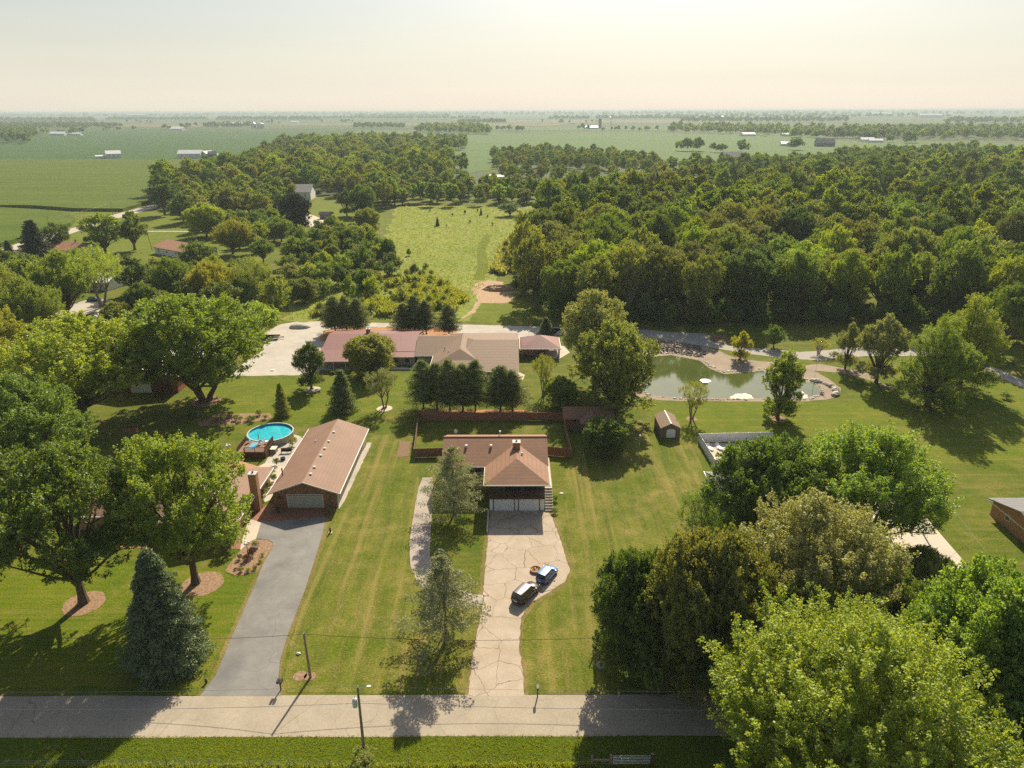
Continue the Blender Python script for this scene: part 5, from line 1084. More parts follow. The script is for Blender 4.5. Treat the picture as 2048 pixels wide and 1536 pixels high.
simple_house('brown-roofed house among clipped trees inside the wood', 'house', 212, 628, 30, 18, 3.5, 4.5, R(-15), 'tanbrick', 'shingle3')
simple_house('dark house with steep roof before the far right trees', 'house', 553, 1322, 30, 20, 6, 7, R(-8), 'greyroof', 'greyroof')
simple_house('long white greenhouse shed beyond the wood at the right', 'shed', 562, 1130, 30, 22, 4, 2, R(30), 'whitesiding', 'whitemetal', 'shed')
simple_house('small white-roofed building right of the wood at the meadow top', 'building', -12, 690, 16, 10, 3, 1.4, 0, 'whitesiding', 'whitemetal', 'building')
simple_house('glassy white house peeking out of the right-hand trees', 'house', 166, 640, 15, 10, 4, 2.5, .3, 'whitesiding', 'whitemetal')
x, y = at(1200, 257)
SL = thing('silo', 'tall dark silo standing alone in the far pale field', 'silo', (x, y, 0)); part(SL, 'shaft', 'darkrock', lambda b: b.tube((0, 0, 0), (0, 0, 32), 5, 5, 20)); b = MB().ball((0, 0, 32), 5, 5, 3, 20, 6); b.build('dome', 'greyroof', SL)
for i, px in enumerate((508, 522)):
    x, y = at(px, 257); g_ = thing('grain_bin', ['silver grain bin left of a larger one in the far field', 'larger silver grain bin in the far field'][i], 'grain bin', (x, y, 0))
    r_ = 9 if i == 0 else 14; part(g_, 'bin_wall', 'steel', lambda b: b.tube((0, 0, 0), (0, 0, 17), r_, r_, 20)); part(g_, 'cone_roof', 'steel', lambda b: b.tube((0, 0, 17.003), (0, 0, 23), r_ + .3, .6, 20))
for i, (px, py, hh) in enumerate(((175, 247, 60), (303, 243, 55), (392, 240, 50), (1222, 252, 30))):
    x, y = at(px, py); p_ = thing('pylon', ['lattice pylon above the left tree line', 'lattice pylon second from the left on the horizon', 'faint lattice pylon above the far grove', 'short lattice mast right of the silo'][i], 'pylon', (x, y, 0)); b = MB(); wd = hh * .12
    for sx in (-1, 1):
        for sy in (-1, 1): b.tube((sx * wd, sy * wd, 0), (sx * wd * .35, sy * wd * .35, hh * .6), .45, .4, 4); b.tube((sx * wd * .35, sy * wd * .35, hh * .6), (sx * wd * 1.7, 0, hh), .4, .3, 4)
    for k in range(5):
        z0, z1 = hh * .6 * k / 5, hh * .6 * (k + 1) / 5; r0 = wd * (1 - .65 * k / 5); r1 = wd * (1 - .65 * (k + 1) / 5)
        b.tube((-r0, -r0, z0), (r1, -r1, z1), .25, .25, 4); b.tube((r0, -r0, z0), (-r1, -r1, z1), .25, .25, 4)
    b.build('lattice', 'steel', p_)
    part(p_, 'crossarm', 'steel', lambda b: (b.tube((-wd * 2.2, 0, hh * .86), (wd * 2.2, 0, hh * .86), .4, .4, 4), b.tube((-wd * 1.7, 0, hh), (wd * 1.7, 0, hh), .35, .35, 4)))

# ================================================================== OBJECTS
# ---- cars
def car(name, label, cat, x, y, head, L, W, Hh, paint, hatch=True):
    o = thing(name, label, cat, (x, y, .024), head)
    hl, hw = L / 2, W / 2; zb = .22; zh = Hh * .56; zr = Hh
    # lower body: cross-sections from tail to nose  (x, half width, bottom, top)
    S = [(-hl, .80, .42, zh * .86), (-hl + .10, .92, .28, zh * .98), (-hl + .5, .99, zb, zh), (-hl * .4, 1, zb, zh), (hl * .25, 1, zb, zh * .99), (hl * .5, .99, zb, zh * .96), (hl * .82, .93, .26, zh * .86), (hl - .08, .80, .32, zh * .72), (hl, .68, .42, zh * .60)]
    def body(b):
        n = 8; vs = []
        for sx, wv, z0, z1 in S:
            w_ = hw * wv
            for px_, pz in ((-w_ * .94, z0), (-w_, z0 + (z1 - z0) * .35), (-w_ * .985, z0 + (z1 - z0) * .8), (-w_ * .86, z1), (w_ * .86, z1), (w_ * .985, z0 + (z1 - z0) * .8), (w_, z0 + (z1 - z0) * .35), (w_ * .94, z0)): vs.append((sx, px_, pz))
        fs = [(j * n + i, j * n + (i + 1) % n, (j + 1) * n + (i + 1) % n, (j + 1) * n + i) for j in range(len(S) - 1) for i in range(n)]
        fs += [tuple(range(n))[::-1], tuple(range((len(S) - 1) * n, len(S) * n))]; b.add(vs, fs)
    bd = part(o, 'body', paint, body, True)
    for e_ in (bd.data.polygons[-1], bd.data.polygons[-2]): e_.use_smooth = False
    # greenhouse: dark glass volume, painted roof panel and pillars over it
    xb0, xf0 = -hl + (.12 if hatch else .35), hl * .52; xb1, xf1 = -hl + (.42 if hatch else .8), hl * .12
    wb, wt = hw * .88, hw * .72
    part(o, 'windows', 'glass', lambda b: b.add([(xb0, -wb, zh - .03), (xf0, -wb * .96, zh - .05), (xf0, wb * .96, zh - .05), (xb0, wb, zh - .03), (xb1, -wt, zr - .06), (xf1, -wt, zr - .06), (xf1, wt, zr - .06), (xb1, wt, zr - .06)],
         [(0, 3, 2, 1), (4, 5, 6, 7), (0, 1, 5, 4), (1, 2, 6, 5), (2, 3, 7, 6), (3, 0, 4, 7)]))
    def top(b):
        X = np.linspace(xb1 - .12, xf1 + .04, 5); vs = []
        for x_ in X:
            k = 1 - .5 * abs((x_ - X.mean()) / (X[-1] - X[0])) ** 2 * .4
            for w_, z_ in ((-wt - .02, zr - .07), (-wt * .8, zr - .015), (0, zr + .01), (wt * .8, zr - .015), (wt + .02, zr - .07)): vs.append((x_, w_ * k, z_ - (1 - k) * .35))
        b.add(vs, [(j * 5 + i, j * 5 + i + 1, (j + 1) * 5 + i + 1, (j + 1) * 5 + i) for j in range(4) for i in range(4)])
        for s in (-1, 1):
            for (xa, xc) in ((xb0 + .02, xb1), (xf0 - .03, xf1), (-hl * .18, -hl * .2)):
                b.tube((xa, s * wb * .985, zh - .02), (xc, s * (wt + .005), zr - .06), .035, .03, 5)
    part(o, 'car_roof', paint, top, True)
    for sx in (-hl * .60, hl * .62):
        for s in (-1, 1):
            r_ = Hh * .205; wh = part(o, 'wheel', 'rubber', lambda b: b.tube((sx, s * (hw - .20), r_), (sx, s * (hw + .01), r_), r_, r_, 16))
            part(wh, 'rim', 'steel', lambda b: b.tube((sx, s * (hw + .012), r_), (sx, s * (hw + .02), r_), r_ * .62, r_ * .58, 10))
    for s in (-1, 1):
        boxes(o, 'tail_light', 'red', (-hl - .004, -hl + .16, min(s * hw * .62, s * hw * .86), max(s * hw * .62, s * hw * .86), zh * .66, zh * .9))
        boxes(o, 'headlight', 'globe', (hl - .3, hl - .06, min(s * hw * .5, s * hw * .78), max(s * hw * .5, s * hw * .78), zh * .58, zh * .70))
        boxes(o, 'mirror', paint, (hl * .36, hl * .36 + .14, min(s * (hw - .02), s * (hw + .18)), max(s * (hw - .02), s * (hw + .18)), zh - .02, zh + .13))
    boxes(o, 'licence_plate', 'white', (-hl - .02, -hl - .002, -.24, .24, zh * .52, zh * .66)); boxes(o, 'bumper', 'darkmetal', (-hl - .03, -hl + .05, -hw * .7, hw * .7, .3, .44))
    boxes(o, 'wiper', 'black', (xb0 - .03, xb0 + .03, -.3, .3, zh + .02, zh + .04))
    return o
car('parked_suv', 'dark maroon SUV parked on the cracked drive nearest the road', 'car', 1.75, 77.85, R(55), 4.7, 1.88, 1.72, 'maroon')
car('parked_car', 'small blue hatchback parked beside the round planter', 'car', 4.75, 81.9, R(59), 3.95, 1.70, 1.50, 'blue')
x, y = at(190, 602); car('parked_car', 'black car parked under the airy tree at the left', 'car', x, y, R(8), 4.7, 1.8, 1.45, 'navy', False)
# ---- round planter
PL_ = thing('planter', 'round stone-rimmed planter touching the blue hatchback', 'planter', (3.25, 83.3, .024))
part(PL_, 'rim', 'tanbrick', lambda b: b.lathe([(.80, 0), (.82, .34), (.66, .36), (.66, .20)], 20)); part(PL_, 'soil', 'mulch', lambda b: b.lathe([(.66, .24), (.3, .27), (.001, .28)], 16))
b = MB()
for k in range(6): b.ball((.4 * math.cos(k), .4 * math.sin(k * 1.7), .32), .09, .09, .10, 6, 4)
b.build('plant_tufts', 'darkwood', PL_)

# ---- utility poles and wires
def pole(label, px, py, h, lean=(0, 0), xf=False, arm=0, group=None, lamp=False, mat='greywood', armdir=0.0):
    x, y = at(px, py); o = thing('utility_pole', label, 'pole', (x, y, 0), armdir, group)
    part(o, 'pole_shaft', mat, lambda b: b.tube((0, 0, 0), (lean[0], lean[1], h), .16, .11, 10))
    if xf:
        part(o, 'transformer', 'insulator', lambda b: (b.tube((-.42, 0, h - 2.4), (-.42, 0, h - 1.5), .25, .25, 14), b.tube((-.42, 0, h - 1.5), (-.42, 0, h - 1.4), .25, .12, 14), b.tube((-.42, .1, h - 1.4), (-.42, .1, h - 1.1), .04, .03, 6)))
    if arm: part(o, 'crossarm', 'greywood', lambda b: (b.box(-arm, arm, -.05, .05, h - .3, h - .18), [b.tube((s, 0, h - .18), (s, 0, h - .02), .05, .03, 6) for s in (-arm * .9, arm * .9)]))
    if lamp: part(o, 'street_lamp_arm', 'steel', lambda b: (b.tube((0, 0, h - .2), (1.0, 0, h + .1), .03, .03, 6), b.box(.9, 1.3, -.12, .12, h + .02, h + .14)))
    part(o, 'insulator', 'insulator', lambda b: b.tube((0, 0, h), (0, 0, h + .2), .05, .03, 6))
    return (x, y, h)
pA = pole('bare wooden utility pole on the lawn beside the dark asphalt drive', 621, 1355, 6.2, (-.1, 0))
pB = pole('utility pole with white transformer standing in the near verge', 728, 1500, 8.1, (0, 0), True, 0, None, True)
pC = pole('leaning pale utility pole in front of the right-hand trees', 1336, 1352, 6.1, (.12, 0))
pD = pole('utility pole with transformer beyond the right-hand trees', 1830, 1040, 9.6, (0, 0), True, 0)
pE = pole('utility pole standing behind the long brown-roofed building', 305, 502, 9.5, (-1.2, 0), False, .9)
pF = pole('utility pole at the edge of the far left field by the lane', 302, 412, 9.5, (0, 0), False, .9)
pG = pole('distant utility pole on the strip before the far left field', 227, 436, 9.5, (0, 0), False, .9)
pH = pole('utility pole in front of the curved left field', 102, 470, 9.5, (0, 0), False, .9)
def wire(label, a, c, sag, r=.026, mat='darkmetal', n=24, group=None):
    o = MB(); P = []
    for i in range(n + 1):
        t = i / n; P.append((a[0] + (c[0] - a[0]) * t, a[1] + (c[1] - a[1]) * t, a[2] + (c[2] - a[2]) * t - 4 * sag * t * (1 - t)))
    for i in range(n): o.tube(P[i], P[i + 1], r, r, 4, False)
    return tag(o.build('overhead_wire', mat), label, 'wire', group)
wire('thin black wire from the lawn pole across the asphalt drive to the left', (pA[0], pA[1], 6.1), (-62, 64.2, 6.0), 1.0)
wire('thin black wire between the lawn pole and the leaning pale pole', (pA[0], pA[1], 6.1), (pC[0], pC[1], 6.0), .9)
wire('black wire from the leaning pale pole into the right-hand trees', (pC[0], pC[1], 6.0), (62, 65, 6.0), 1)
yB = pB[1]
wire('pale wire over the road from the transformer pole to the left', (pB[0], yB, 6.1), (-75, yB + .2, 6.3), .9, .022, 'steel')
wire('pale wire over the road from the transformer pole to the right', (pB[0], yB, 6.1), (75, yB + .1, 6.3), 1.2, .022, 'steel')
wire('fine upper wire along the road edge left of the transformer pole', (pB[0], yB, 8.2), (-75, yB, 8.4), .7, .012, 'steel')
wire('fine upper wire along the road edge right of the transformer pole', (pB[0], yB, 8.2), (75, yB, 8.4), .9, .012, 'steel')
wire('pale guy wire slanting from the lawn pole to the grass', (pA[0], pA[1], 6.0), (*at(690, 1362), .1), 0, .015, 'steel', 2)
wire('service wire from the right transformer pole to the house at the edge', (pD[0], pD[1], 9.2), (75.8, 97, 2.9), .8, .02, 'steel')
wire('long pale wire from the right transformer pole over the concrete drive', (pD[0], pD[1], 8.7), (58, 56, 8), 1.2, .018, 'steel')
wire('wire between the two far left poles along the field', (pF[0], pF[1], 9.2), (pG[0], pG[1], 9.2), 1.2, .015, 'darkmetal')
wire('wire from the distant strip pole to the pole by the curved field', (pG[0], pG[1], 9.2), (pH[0], pH[1], 9.2), 1.2, .015, 'darkmetal')

# ---- pool, deck and yard things
PO = thing('swimming_pool', 'round above-ground pool of turquoise water', 'pool', (-47.45, 126.9, 0))
part(PO, 'side_wall', 'poolside', lambda b: b.lathe([(4.32, 0), (4.32, 1.28)], 40)); part(PO, 'liner', 'poolwall', lambda b: b.lathe([(4.24, 1.28), (4.24, .55)], 40))
part(PO, 'rim', 'greywhite', lambda b: b.lathe([(4.42, 1.28), (4.42, 1.36), (4.20, 1.36), (4.20, 1.29)], 40)); part(PO, 'water', 'poolwater', lambda b: b.lathe([(4.235, .95), (2, .95), (.001, .95)], 40))
for k in range(16): part(PO, 'upright', 'greywhite', lambda b, a=k * .3927: b.tube((4.4 * math.cos(a), 4.4 * math.sin(a), 0), (4.4 * math.cos(a), 4.4 * math.sin(a), 1.3), .07, .07, 6))
DK = thing('pool_deck', 'raised brown wooden deck with railings and stairs at the pool', 'deck', (-48.2, 120.9, 0))
dx0, dx1, dy0, dy1 = -2.6, 2.5, -2.7, 2.1
boxes(DK, 'deck_floor', 'deckwood', (dx0, dx1, dy0, dy1, 1.12, 1.28)); boxes(DK, 'skirt', 'darkwood', (dx0 + .02, dx1 - .02, dy0 + .05, dy0 + .1, .1, 1.12), (dx1 - .1, dx1 - .04, dy0, dy1, .1, 1.12))
b = MB()
for x in (dx0, -1.3, .6, dx1): b.box(x - .05, x + .05, dy0 - .05, dy0 + .05, 0, 2.2)
for y in (-.4, 2.0): b.box(dx0 - .05, dx0 + .05, y - .05, y + .05, 0, 2.2); b.box(dx1 - .05, dx1 + .05, y - .05, y + .05, 0, 2.2)
b.build('post', 'darkwood', DK); b = MB()
b.box(-1.2, dx1, dy0 - .06, dy0 + .06, 2.15, 2.22); b.box(dx0 - .06, dx0 + .06, dy0, dy1, 2.23, 2.30); b.box(dx1 - .06, dx1 + .06, dy0, dy1, 2.23, 2.30)
for x in np.arange(-1.2, dx1, .16): b.box(x, x + .035, dy0 - .02, dy0 + .02, 1.3, 2.15)
for y in np.arange(dy0, dy1, .16):
    b.box(dx1 - .02, dx1 + .02, y, y + .1, 1.3, 2.22); b.box(dx0 - .02, dx0 + .02, y, y + .05, 1.3, 2.22)
b.build('railing', 'darkwood', DK)
for k in range(6): boxes(DK, 'stair_tread', 'deckwood', (-2.5, -1.35, dy0 - .35 - .28 * k, dy0 - .07 - .28 * k, 1.02 - .19 * k, 1.08 - .19 * k))
for x in (-2.55, -1.3): part(DK, 'stair_rail', 'darkwood', lambda b, x=x: (b.tube((x, dy0, 2.1), (x, dy0 - 1.8, 1.0), .05, .05, 5), b.tube((x, dy0 - 1.8, 0), (x, dy0 - 1.8, 1.0), .05, .05, 5), b.tube((x, dy0 - .1, 1.1), (x, dy0 - 1.8, .05), .07, .07, 5)))
for i, (x, y, mt, lb) in enumerate(((-47.6, 121.3, 'white', 'white chair at the middle of the pool deck'), (-46.6, 121.9, 'white', 'white chair by the right railing of the pool deck'), (-50.0, 122.3, 'bluecloth', 'blue padded chair at the left corner of the pool deck'))):
    c_ = thing('deck_chair', lb, 'chair', (x, y, 1.28), i * 1.3, 'chairs on the pool deck'); boxes(c_, 'seat', mt, (-.28, .28, -.28, .28, .40, .46)); boxes(c_, 'backrest', mt, (-.28, .28, .24, .29, .46, .95))
    for a in (-.24, .24):
        for e_ in (-.24, .24): boxes(c_, 'leg', 'white', (a - .02, a + .02, e_ - .02, e_ + .02, 0, .4))
MT = thing('pool_mat', 'light blue mat spread on the pool deck', 'mat', (-48.6, 120.9, 1.285)); boxes(MT, 'cloth', 'bluecloth', (-.7, .45, -1.4, 1.2, 0, .03))
UM = thing('closed_umbrella', 'folded grey umbrella standing on the pool deck', 'umbrella', (-48.0, 121.9, 1.28)); part(UM, 'shaft', 'steel', lambda b: b.tube((0, 0, 0), (0, 0, 1.5), .03, .03, 6)); part(UM, 'folded_cloth', 'greywhite', lambda b: (b.tube((0, 0, .9), (0, 0, 1.6), .13, .10, 8), b.tube((0, 0, 1.6), (0, 0, 2.25), .10, .02, 8)))
PB = thing('pump_box', 'wooden pump box between the pool deck and the patio', 'box', (-44.9, 120.6, 0)); boxes(PB, 'box', 'greywood', (-.5, .5, -.7, .7, 0, .9)); boxes(PB, 'lid', 'offwhite', (-.55, .55, -.75, .75, .9, .96))
def bench(label, x, y, rz, w_=1.5, mat='maroon', name='garden_bench'):
    o = thing(name, label, 'bench', (x, y, .03), rz); boxes(o, 'seat', mat, (-w_ / 2, w_ / 2, -.25, .25, .38, .44)); boxes(o, 'backrest', mat, (-w_ / 2, w_ / 2, .22, .28, .44, .95))
    for a in (-w_ / 2 + .1, w_ / 2 - .1): boxes(o, 'leg', mat, (a - .04, a + .04, -.22, .24, 0, .38))
    return o
x, y = at(573, 906); bench('dark red garden bench on the patio beside the garage', x, y, .1, 2.0)
x, y = at(566, 920); FPt = thing('fire_pit', 'small round black fire pit on the patio', 'fire pit', (x, y, .03)); part(FPt, 'bowl', 'black', lambda b: b.lathe([(.42, 0), (.48, .45), (.42, .5), (.4, .4), (.01, .38)], 14))
x, y = at(262, 862); FB_ = thing('fire_ring', 'square brick fire box on the shaded back lawn', 'fire pit', (x, y, 0)); boxes(FB_, 'brick_wall', 'brick', (-1.2, 1.2, -.9, -.65, 0, .9), (-1.2, 1.2, .65, .9, 0, .9), (-1.2, -.95, -.65, .65, 0, .9), (.95, 1.2, -.65, .65, 0, .9)); boxes(FB_, 'ash_bed', 'black', (-.95, .95, -.65, .65, 0, .15))
def lamp(label, px, py, h, n=3):
    x, y = at(px, py); o = thing('garden_lamp', label, 'lamp', (x, y, 0)); part(o, 'lamp_post', 'black', lambda b: (b.tube((0, 0, 0), (0, 0, .3), .12, .08, 8), b.tube((0, 0, .3), (0, 0, h), .05, .045, 8), b.tube((-.3, 0, h - .15), (.3, 0, h - .15), .03, .03, 6)))
    for k in range(n):
        a = 6.283 * k / n + .3; q = (.32 * math.cos(a), .32 * math.sin(a)) if n > 1 else (0, 0)
        part(o, 'globe', 'globe', lambda b: b.ball((q[0], q[1], h + .12), .2, .2, .2, 10, 8), True)
    return o
lamp('black lamp post with white globes on the lawn behind the low brick house', 459, 916, 2.5)
lamp('black lamp post with white globes in the mulch bed by the drive', 497, 1114, 2.3)
x, y = at(1278, 897); FD = thing('bird_feeder', 'thin pole with a small white bird feeder on the right lawn', 'feeder', (x, y, 0)); part(FD, 'feeder_pole', 'offwhite', lambda b: b.tube((0, 0, 0), (0, 0, 2.6), .03, .03, 6)); boxes(FD, 'feeder_box', 'offwhite', (-.2, .2, -.2, .2, 2.5, 2.8)); part(FD, 'feeder_tray', 'offwhite', lambda b: b.ball((0, 0, .95), .14, .14, .1, 8, 5))
x, y = at(1123, 987); BB = thing('stepping_stone', 'round pale stone beside the bush near the steps', 'stone', (x, y, 0)); part(BB, 'stone', 'pale_mottle', lambda b: b.ball((0, 0, .05), .35, .3, .1, 10, 5, .06))
x, y = at(1628, 758); FP2 = thing('flagpole', 'white flagpole with a limp red and white flag by the pond', 'flagpole', (x, y, 0))
part(FP2, 'pole_shaft', 'white', lambda b: b.tube((0, 0, 0), (.35, 0, 9.2), .07, .04, 8)); part(FP2, 'finial', 'steel', lambda b: b.ball((.35, 0, 9.28), .1, .1, .1, 8, 6))
b = MB()
for k in range(5):
    for j, mt in enumerate((0,)):
        b.add([(.30 - .16 * k, .04 * (-1) ** k, 8.7 - .1 * k), (.14 - .16 * k, .04 * (-1) ** (k + 1), 8.6 - .1 * k), (.12 - .12 * k, .04 * (-1) ** (k + 1), 6.7 - .05 * k), (.24 - .12 * k, .04 * (-1) ** k, 6.75 - .05 * k)], [(0, 1, 2, 3)])
t = NT('flag_cloth'); c = t.coord(); wv = t.wave(c, .9, 'X', prof='SIN'); M['flag'] = t.bsdf(t.ramp(wv, [(.45, (.45, .04, .05)), (.55, (.7, .68, .65))]), .8)
b.build('flag', 'flag', FP2)
x, y = at(1411, 762); FT = thing('pond_fountain', 'round white aerator spreading ripples in the pond', 'fountain', (x, y, .05)); part(FT, 'float', 'globe', lambda b: b.lathe([(1.35, 0), (1.25, .08), (.9, .13), (.45, .16), (.001, .3)], 20))
x, y = at(543, 678); TR = thing('flatbed_trailer', 'dark flatbed trailer parked at the left end of the gravel yard', 'trailer', (x, y, .02), R(4)); boxes(TR, 'bed', 'darkmetal', (-3.0, 2.2, -1.1, 1.1, .62, .74)); boxes(TR, 'side_rail', 'darkmetal', (-3.0, 2.2, -1.12, -1.06, .742, .95), (-3.0, 2.2, 1.06, 1.12, .742, .95)); part(TR, 'hitch', 'darkmetal', lambda b: (b.tube((2.2, .8, .6), (3.6, 0, .55), .06, .06, 6), b.tube((2.2, -.8, .6), (3.6, 0, .55), .06, .06, 6), b.tube((3.4, 0, 0), (3.4, 0, .6), .05, .05, 6)))
for sx in (-.9, .1):
    for s in (-1, 1): part(TR, 'wheel', 'rubber', lambda b: b.tube((sx, s * 1.14, .36), (sx, s * 1.34, .36), .36, .36, 12))
x, y = at(600, 655); GP = MB(); GP.ball((0, 0, -.3), 3.4, 1.9, 1.5, 20, 10, .07, 3); tag(GP.build('gravel_pile', 'gravel', None, (x, y, 0), True), 'low grey gravel pile at the back of the gravel yard', 'gravel pile')
x, y = at(995, 580); GP = MB(); GP.ball((0, 0, -.4), 5.5, 2.6, 2.2, 26, 12, .10, 5); GP.ball((4, .5, -.3), 3.2, 2, 1.5, 16, 8, .12, 6); tag(GP.build('dirt_mound', 'dirt', None, (x, y, 0)), 'brown dirt mound at the end of the dirt path', 'mound')
def rockobj(label, x, y, r, mat, seed, group=None, name='boulder', z=0.0):
    b = MB(); b.ball((0, 0, r * .28), r, r * .8, r * .62, 9, 6, .16, seed); return tag(b.build(name, mat, None, (x, y, z)), label, name, group)
x, y = at(1202, 1333); rockobj('pale round boulder on the lawn by the right-hand trees', x, y, .62, 'rock', 3)
x, y = at(597, 1308); rockobj('small white stone on the lawn beside the bare pole', x, y, .28, 'pale_mottle', 4)
x, y = at(508, 1099); rockobj('grey boulder in the mulch bed by the drive', x, y, .6, 'darkrock', 8)
# mailboxes
def mailbox(label, px, py, n=1, h=1.1):
    x, y = at(px, py); o = thing('mailbox', label, 'mailbox', (x, y, .02)); boxes(o, 'post', 'darkwood', (-.06, .06, -.06, .06, 0, h))
    for k in range(n): part(o, 'mailbox_body', 'black', lambda b, k=k: b.prism([(-.12 + .34 * k - .17 * (n - 1), -.35), (.12 + .34 * k - .17 * (n - 1), -.35), (.12 + .34 * k - .17 * (n - 1), .25), (-.12 + .34 * k - .17 * (n - 1), .25)], h, h + .26)); boxes(o, 'flag', 'red', (.13, .15, -.1, .05, h + .1, h + .3))
    return o
mailbox('black mailbox with two boxes at the right of the asphalt drive', 562, 1380, 2, 1.15)
mailbox('single black mailbox at the mouth of the cracked drive', 1075, 1394, 1, 1.25)
x, y = at(413, 1366); NB = thing('yard_marker', 'low dark post light at the left mouth of the asphalt drive', 'marker', (x, y, 0)); part(NB, 'post', 'black', lambda b: b.tube((0, 0, 0), (0, 0, .5), .12, .12, 8)); part(NB, 'cap', 'darkmetal', lambda b: b.tube((0, 0, .5), (0, 0, .6), .2, .05, 8))
x, y = at(661, 1066); ST = thing('garden_statue', 'small dark garden figure beside the brick apron', 'statue', (x, y, 0)); part(ST, 'plinth', 'pale_mottle', lambda b: b.box(-.25, .25, -.25, .25, 0, .15)); part(ST, 'figure', 'black', lambda b: (b.tube((0, 0, .15), (0, 0, .7), .17, .10, 8), b.ball((0, -.02, .82), .13)))
x, y = at(1222, 1272); ST = thing('lawn_ornament', 'dark slim ornament on the lawn under the front dark tree', 'ornament', (x, y, 0)); part(ST, 'stake', 'black', lambda b: b.tube((0, 0, 0), (0, 0, 1.2), .05, .05, 6)); part(ST, 'panel', 'greywhite', lambda b: b.box(-.2, .2, -.03, .03, .8, 1.4))
x, y = at(1470, 1318)
x, y = at(188, 645); TL = thing('dark_trellis', 'black net-covered garden frame behind the spreading maple', 'frame', (x, y, 0)); b = MB()
for a in np.linspace(0, 3.14, 9): b.tube((3 * math.cos(a), -1.6, 3 * math.sin(a)), (3 * math.cos(a), 1.6, 3 * math.sin(a)), .12, .12, 5)
for yy in (-1.6, 0, 1.6): b.path([(3 * math.cos(a), yy, 3 * math.sin(a)) for a in np.linspace(0, 3.14, 9)], [.1] * 9, 5)
b.build('frame_hoops', 'black', TL); b = MB(); aa = np.linspace(.1, 3.04, 9); b.add([(2.9 * math.cos(a), s, 2.9 * math.sin(a)) for s in (-1.5, 1.5) for a in aa], [(i, i + 1, 10 + i, 9 + i) for i in range(8)]); b.build('net_cover', 'black', TL)
# hot tub / gate post at the house right side, and the well caps
for px, py, lb in ((545, 741, 'flat white well cap at the left of the metal-roofed house'), (1170, 712, 'white round slab beside the pavilion')):
    x, y = at(px, py); tag(MB().lathe([(.45, 0), (.45, .2), (.001, .22)], 14).build('well_cap', 'white', None, (x, y, .03)), lb, 'well cap')
x, y = at(1572, 735)
HD = thing('hedge_row', 'two short hedge pieces edging the right end of the pond', 'hedge', (*at(1590, 738), 0), R(18)); boxes(HD, 'hedge', 'rough', (-3.2, 2.6, -.5, .3, 0, .8), (-3, 3.4, 1.6, 2.4, 0, .8))

# ---- shrubs and garden plants
def shrub(label, px, py, wpx, hm, mat, group=None, name='shrub', pr='shrub', cat='shrub'):
    x, y = at(px, py); return add_tree(pr, x, y, hm, wpx / 2 / pxm(y, .5), mat, label, cat, group, name)
shrub('round clipped shrub beside the upper steps', 1110, 1002, 14, 1.1, 'l_deep'); shrub('round clipped shrub beside the lower steps', 1110, 1027, 15, .9, 'l_mid')
shrub('hydrangea with white flowers left of the grey garage door', 557, 1026, 15, 1.0, 'l_mid'); shrub('hydrangea with white flowers right of the grey garage door', 658, 1027, 18, 1.1, 'l_mid')
shrub('tall ornamental grass clump behind the patio bench', 585, 892, 22, 1.9, 'l_yellow', name='ornamental_grass', cat='grass clump')
shrub('large dark shrub at the corner of the mulch bed under the maple', 460, 1100, 46, 2.8, 'l_deep')
for i, (px, py, w_, h_, m_) in enumerate(((505, 1112, 20, 1.3, 'l_red'), (492, 1122, 16, 1.1, 'l_red'), (480, 1118, 13, .9, 'l_brown'), (525, 1112, 11, .6, 'l_yellow'), (522, 1124, 13, .6, 'l_yellow'), (511, 1137, 14, .6, 'l_bright'), (497, 1142, 14, .6, 'l_bright'), (482, 1144, 13, .7, 'l_mid'), (512, 1092, 16, .8, 'l_mid'))):
    shrub(['dark red japanese maple shrub in the mulch bed', 'smaller red shrub left of the red maple shrub', 'brownish low shrub below the lamp post', 'yellow-green tuft at the right of the mulch bed', 'yellow-green tuft below another at the right of the mulch bed', 'bright low plant at the front right of the mulch bed', 'bright low plant at the front of the mulch bed', 'dark green low plant at the front left of the mulch bed', 'leafy plant beside the grey boulder in the mulch bed'][i], px, py, w_, h_, m_, 'plants in the mulch bed')
for i, (px, py) in enumerate(((530, 990), (545, 948), (548, 962), (524, 1010), (509, 1020), (553, 930), (540, 975))):
    shrub('leafy shrub in the narrow bed between the low house and the garage', px, py, 16, 1.1 + .2 * (i % 3), ['l_mid', 'l_olive', 'l_deep'][i % 3], 'shrubs between the low house and the garage')
for i, (px, py) in enumerate(((310, 1072), (330, 1078), (350, 1080), (395, 1084), (290, 1066), (360, 1090))):
    shrub('green foundation shrub in front of the low brick house', px, py, 18, .9, ['l_mid', 'l_deep'][i % 2], 'foundation shrubs of the low brick house')
for i, (px, py) in enumerate(((665, 748), (688, 748), (800, 735), (812, 735), (820, 736))):
    shrub('round dark shrub along the front of the metal-roofed house', px, py, 12, .9, 'l_deep', 'shrubs of the metal-roofed house')
shrub('lone round bush on the shaded lawn at the far right', 2013, 797, 26, 1.5, 'l_mid'); shrub('small pale bush left of the slender pinkish tree', 1667, 716, 22, 1.8, 'l_silver')
shrub('dark bush in front of the left side of the wooden shed', 1150, 800, 30, 2.6, 'l_mid'); shrub('weedy bush at the foot of the transformer pole', 728, 1527, 66, 1.5, 'l_grass')
shrub('dark low bush left of the spreading maple', 45, 640, 46, 3.2, 'l_deep'); shrub('dark bush cut by the bottom edge left of the gate', 1460, 1540, 50, 1.4, 'l_mid')
for i in range(16):
    px = 345 + i * 12.5 + random.uniform(-4, 4); shrub('pale feathery perennial in the long bed behind the pool', px, 838 + random.uniform(-8, 7), random.uniform(13, 20), random.uniform(.8, 1.5), random.choice(['l_olive', 'l_weed', 'l_mid', 'l_silver']), 'perennials in the bed behind the pool', 'perennial', 'shrub', 'perennial')

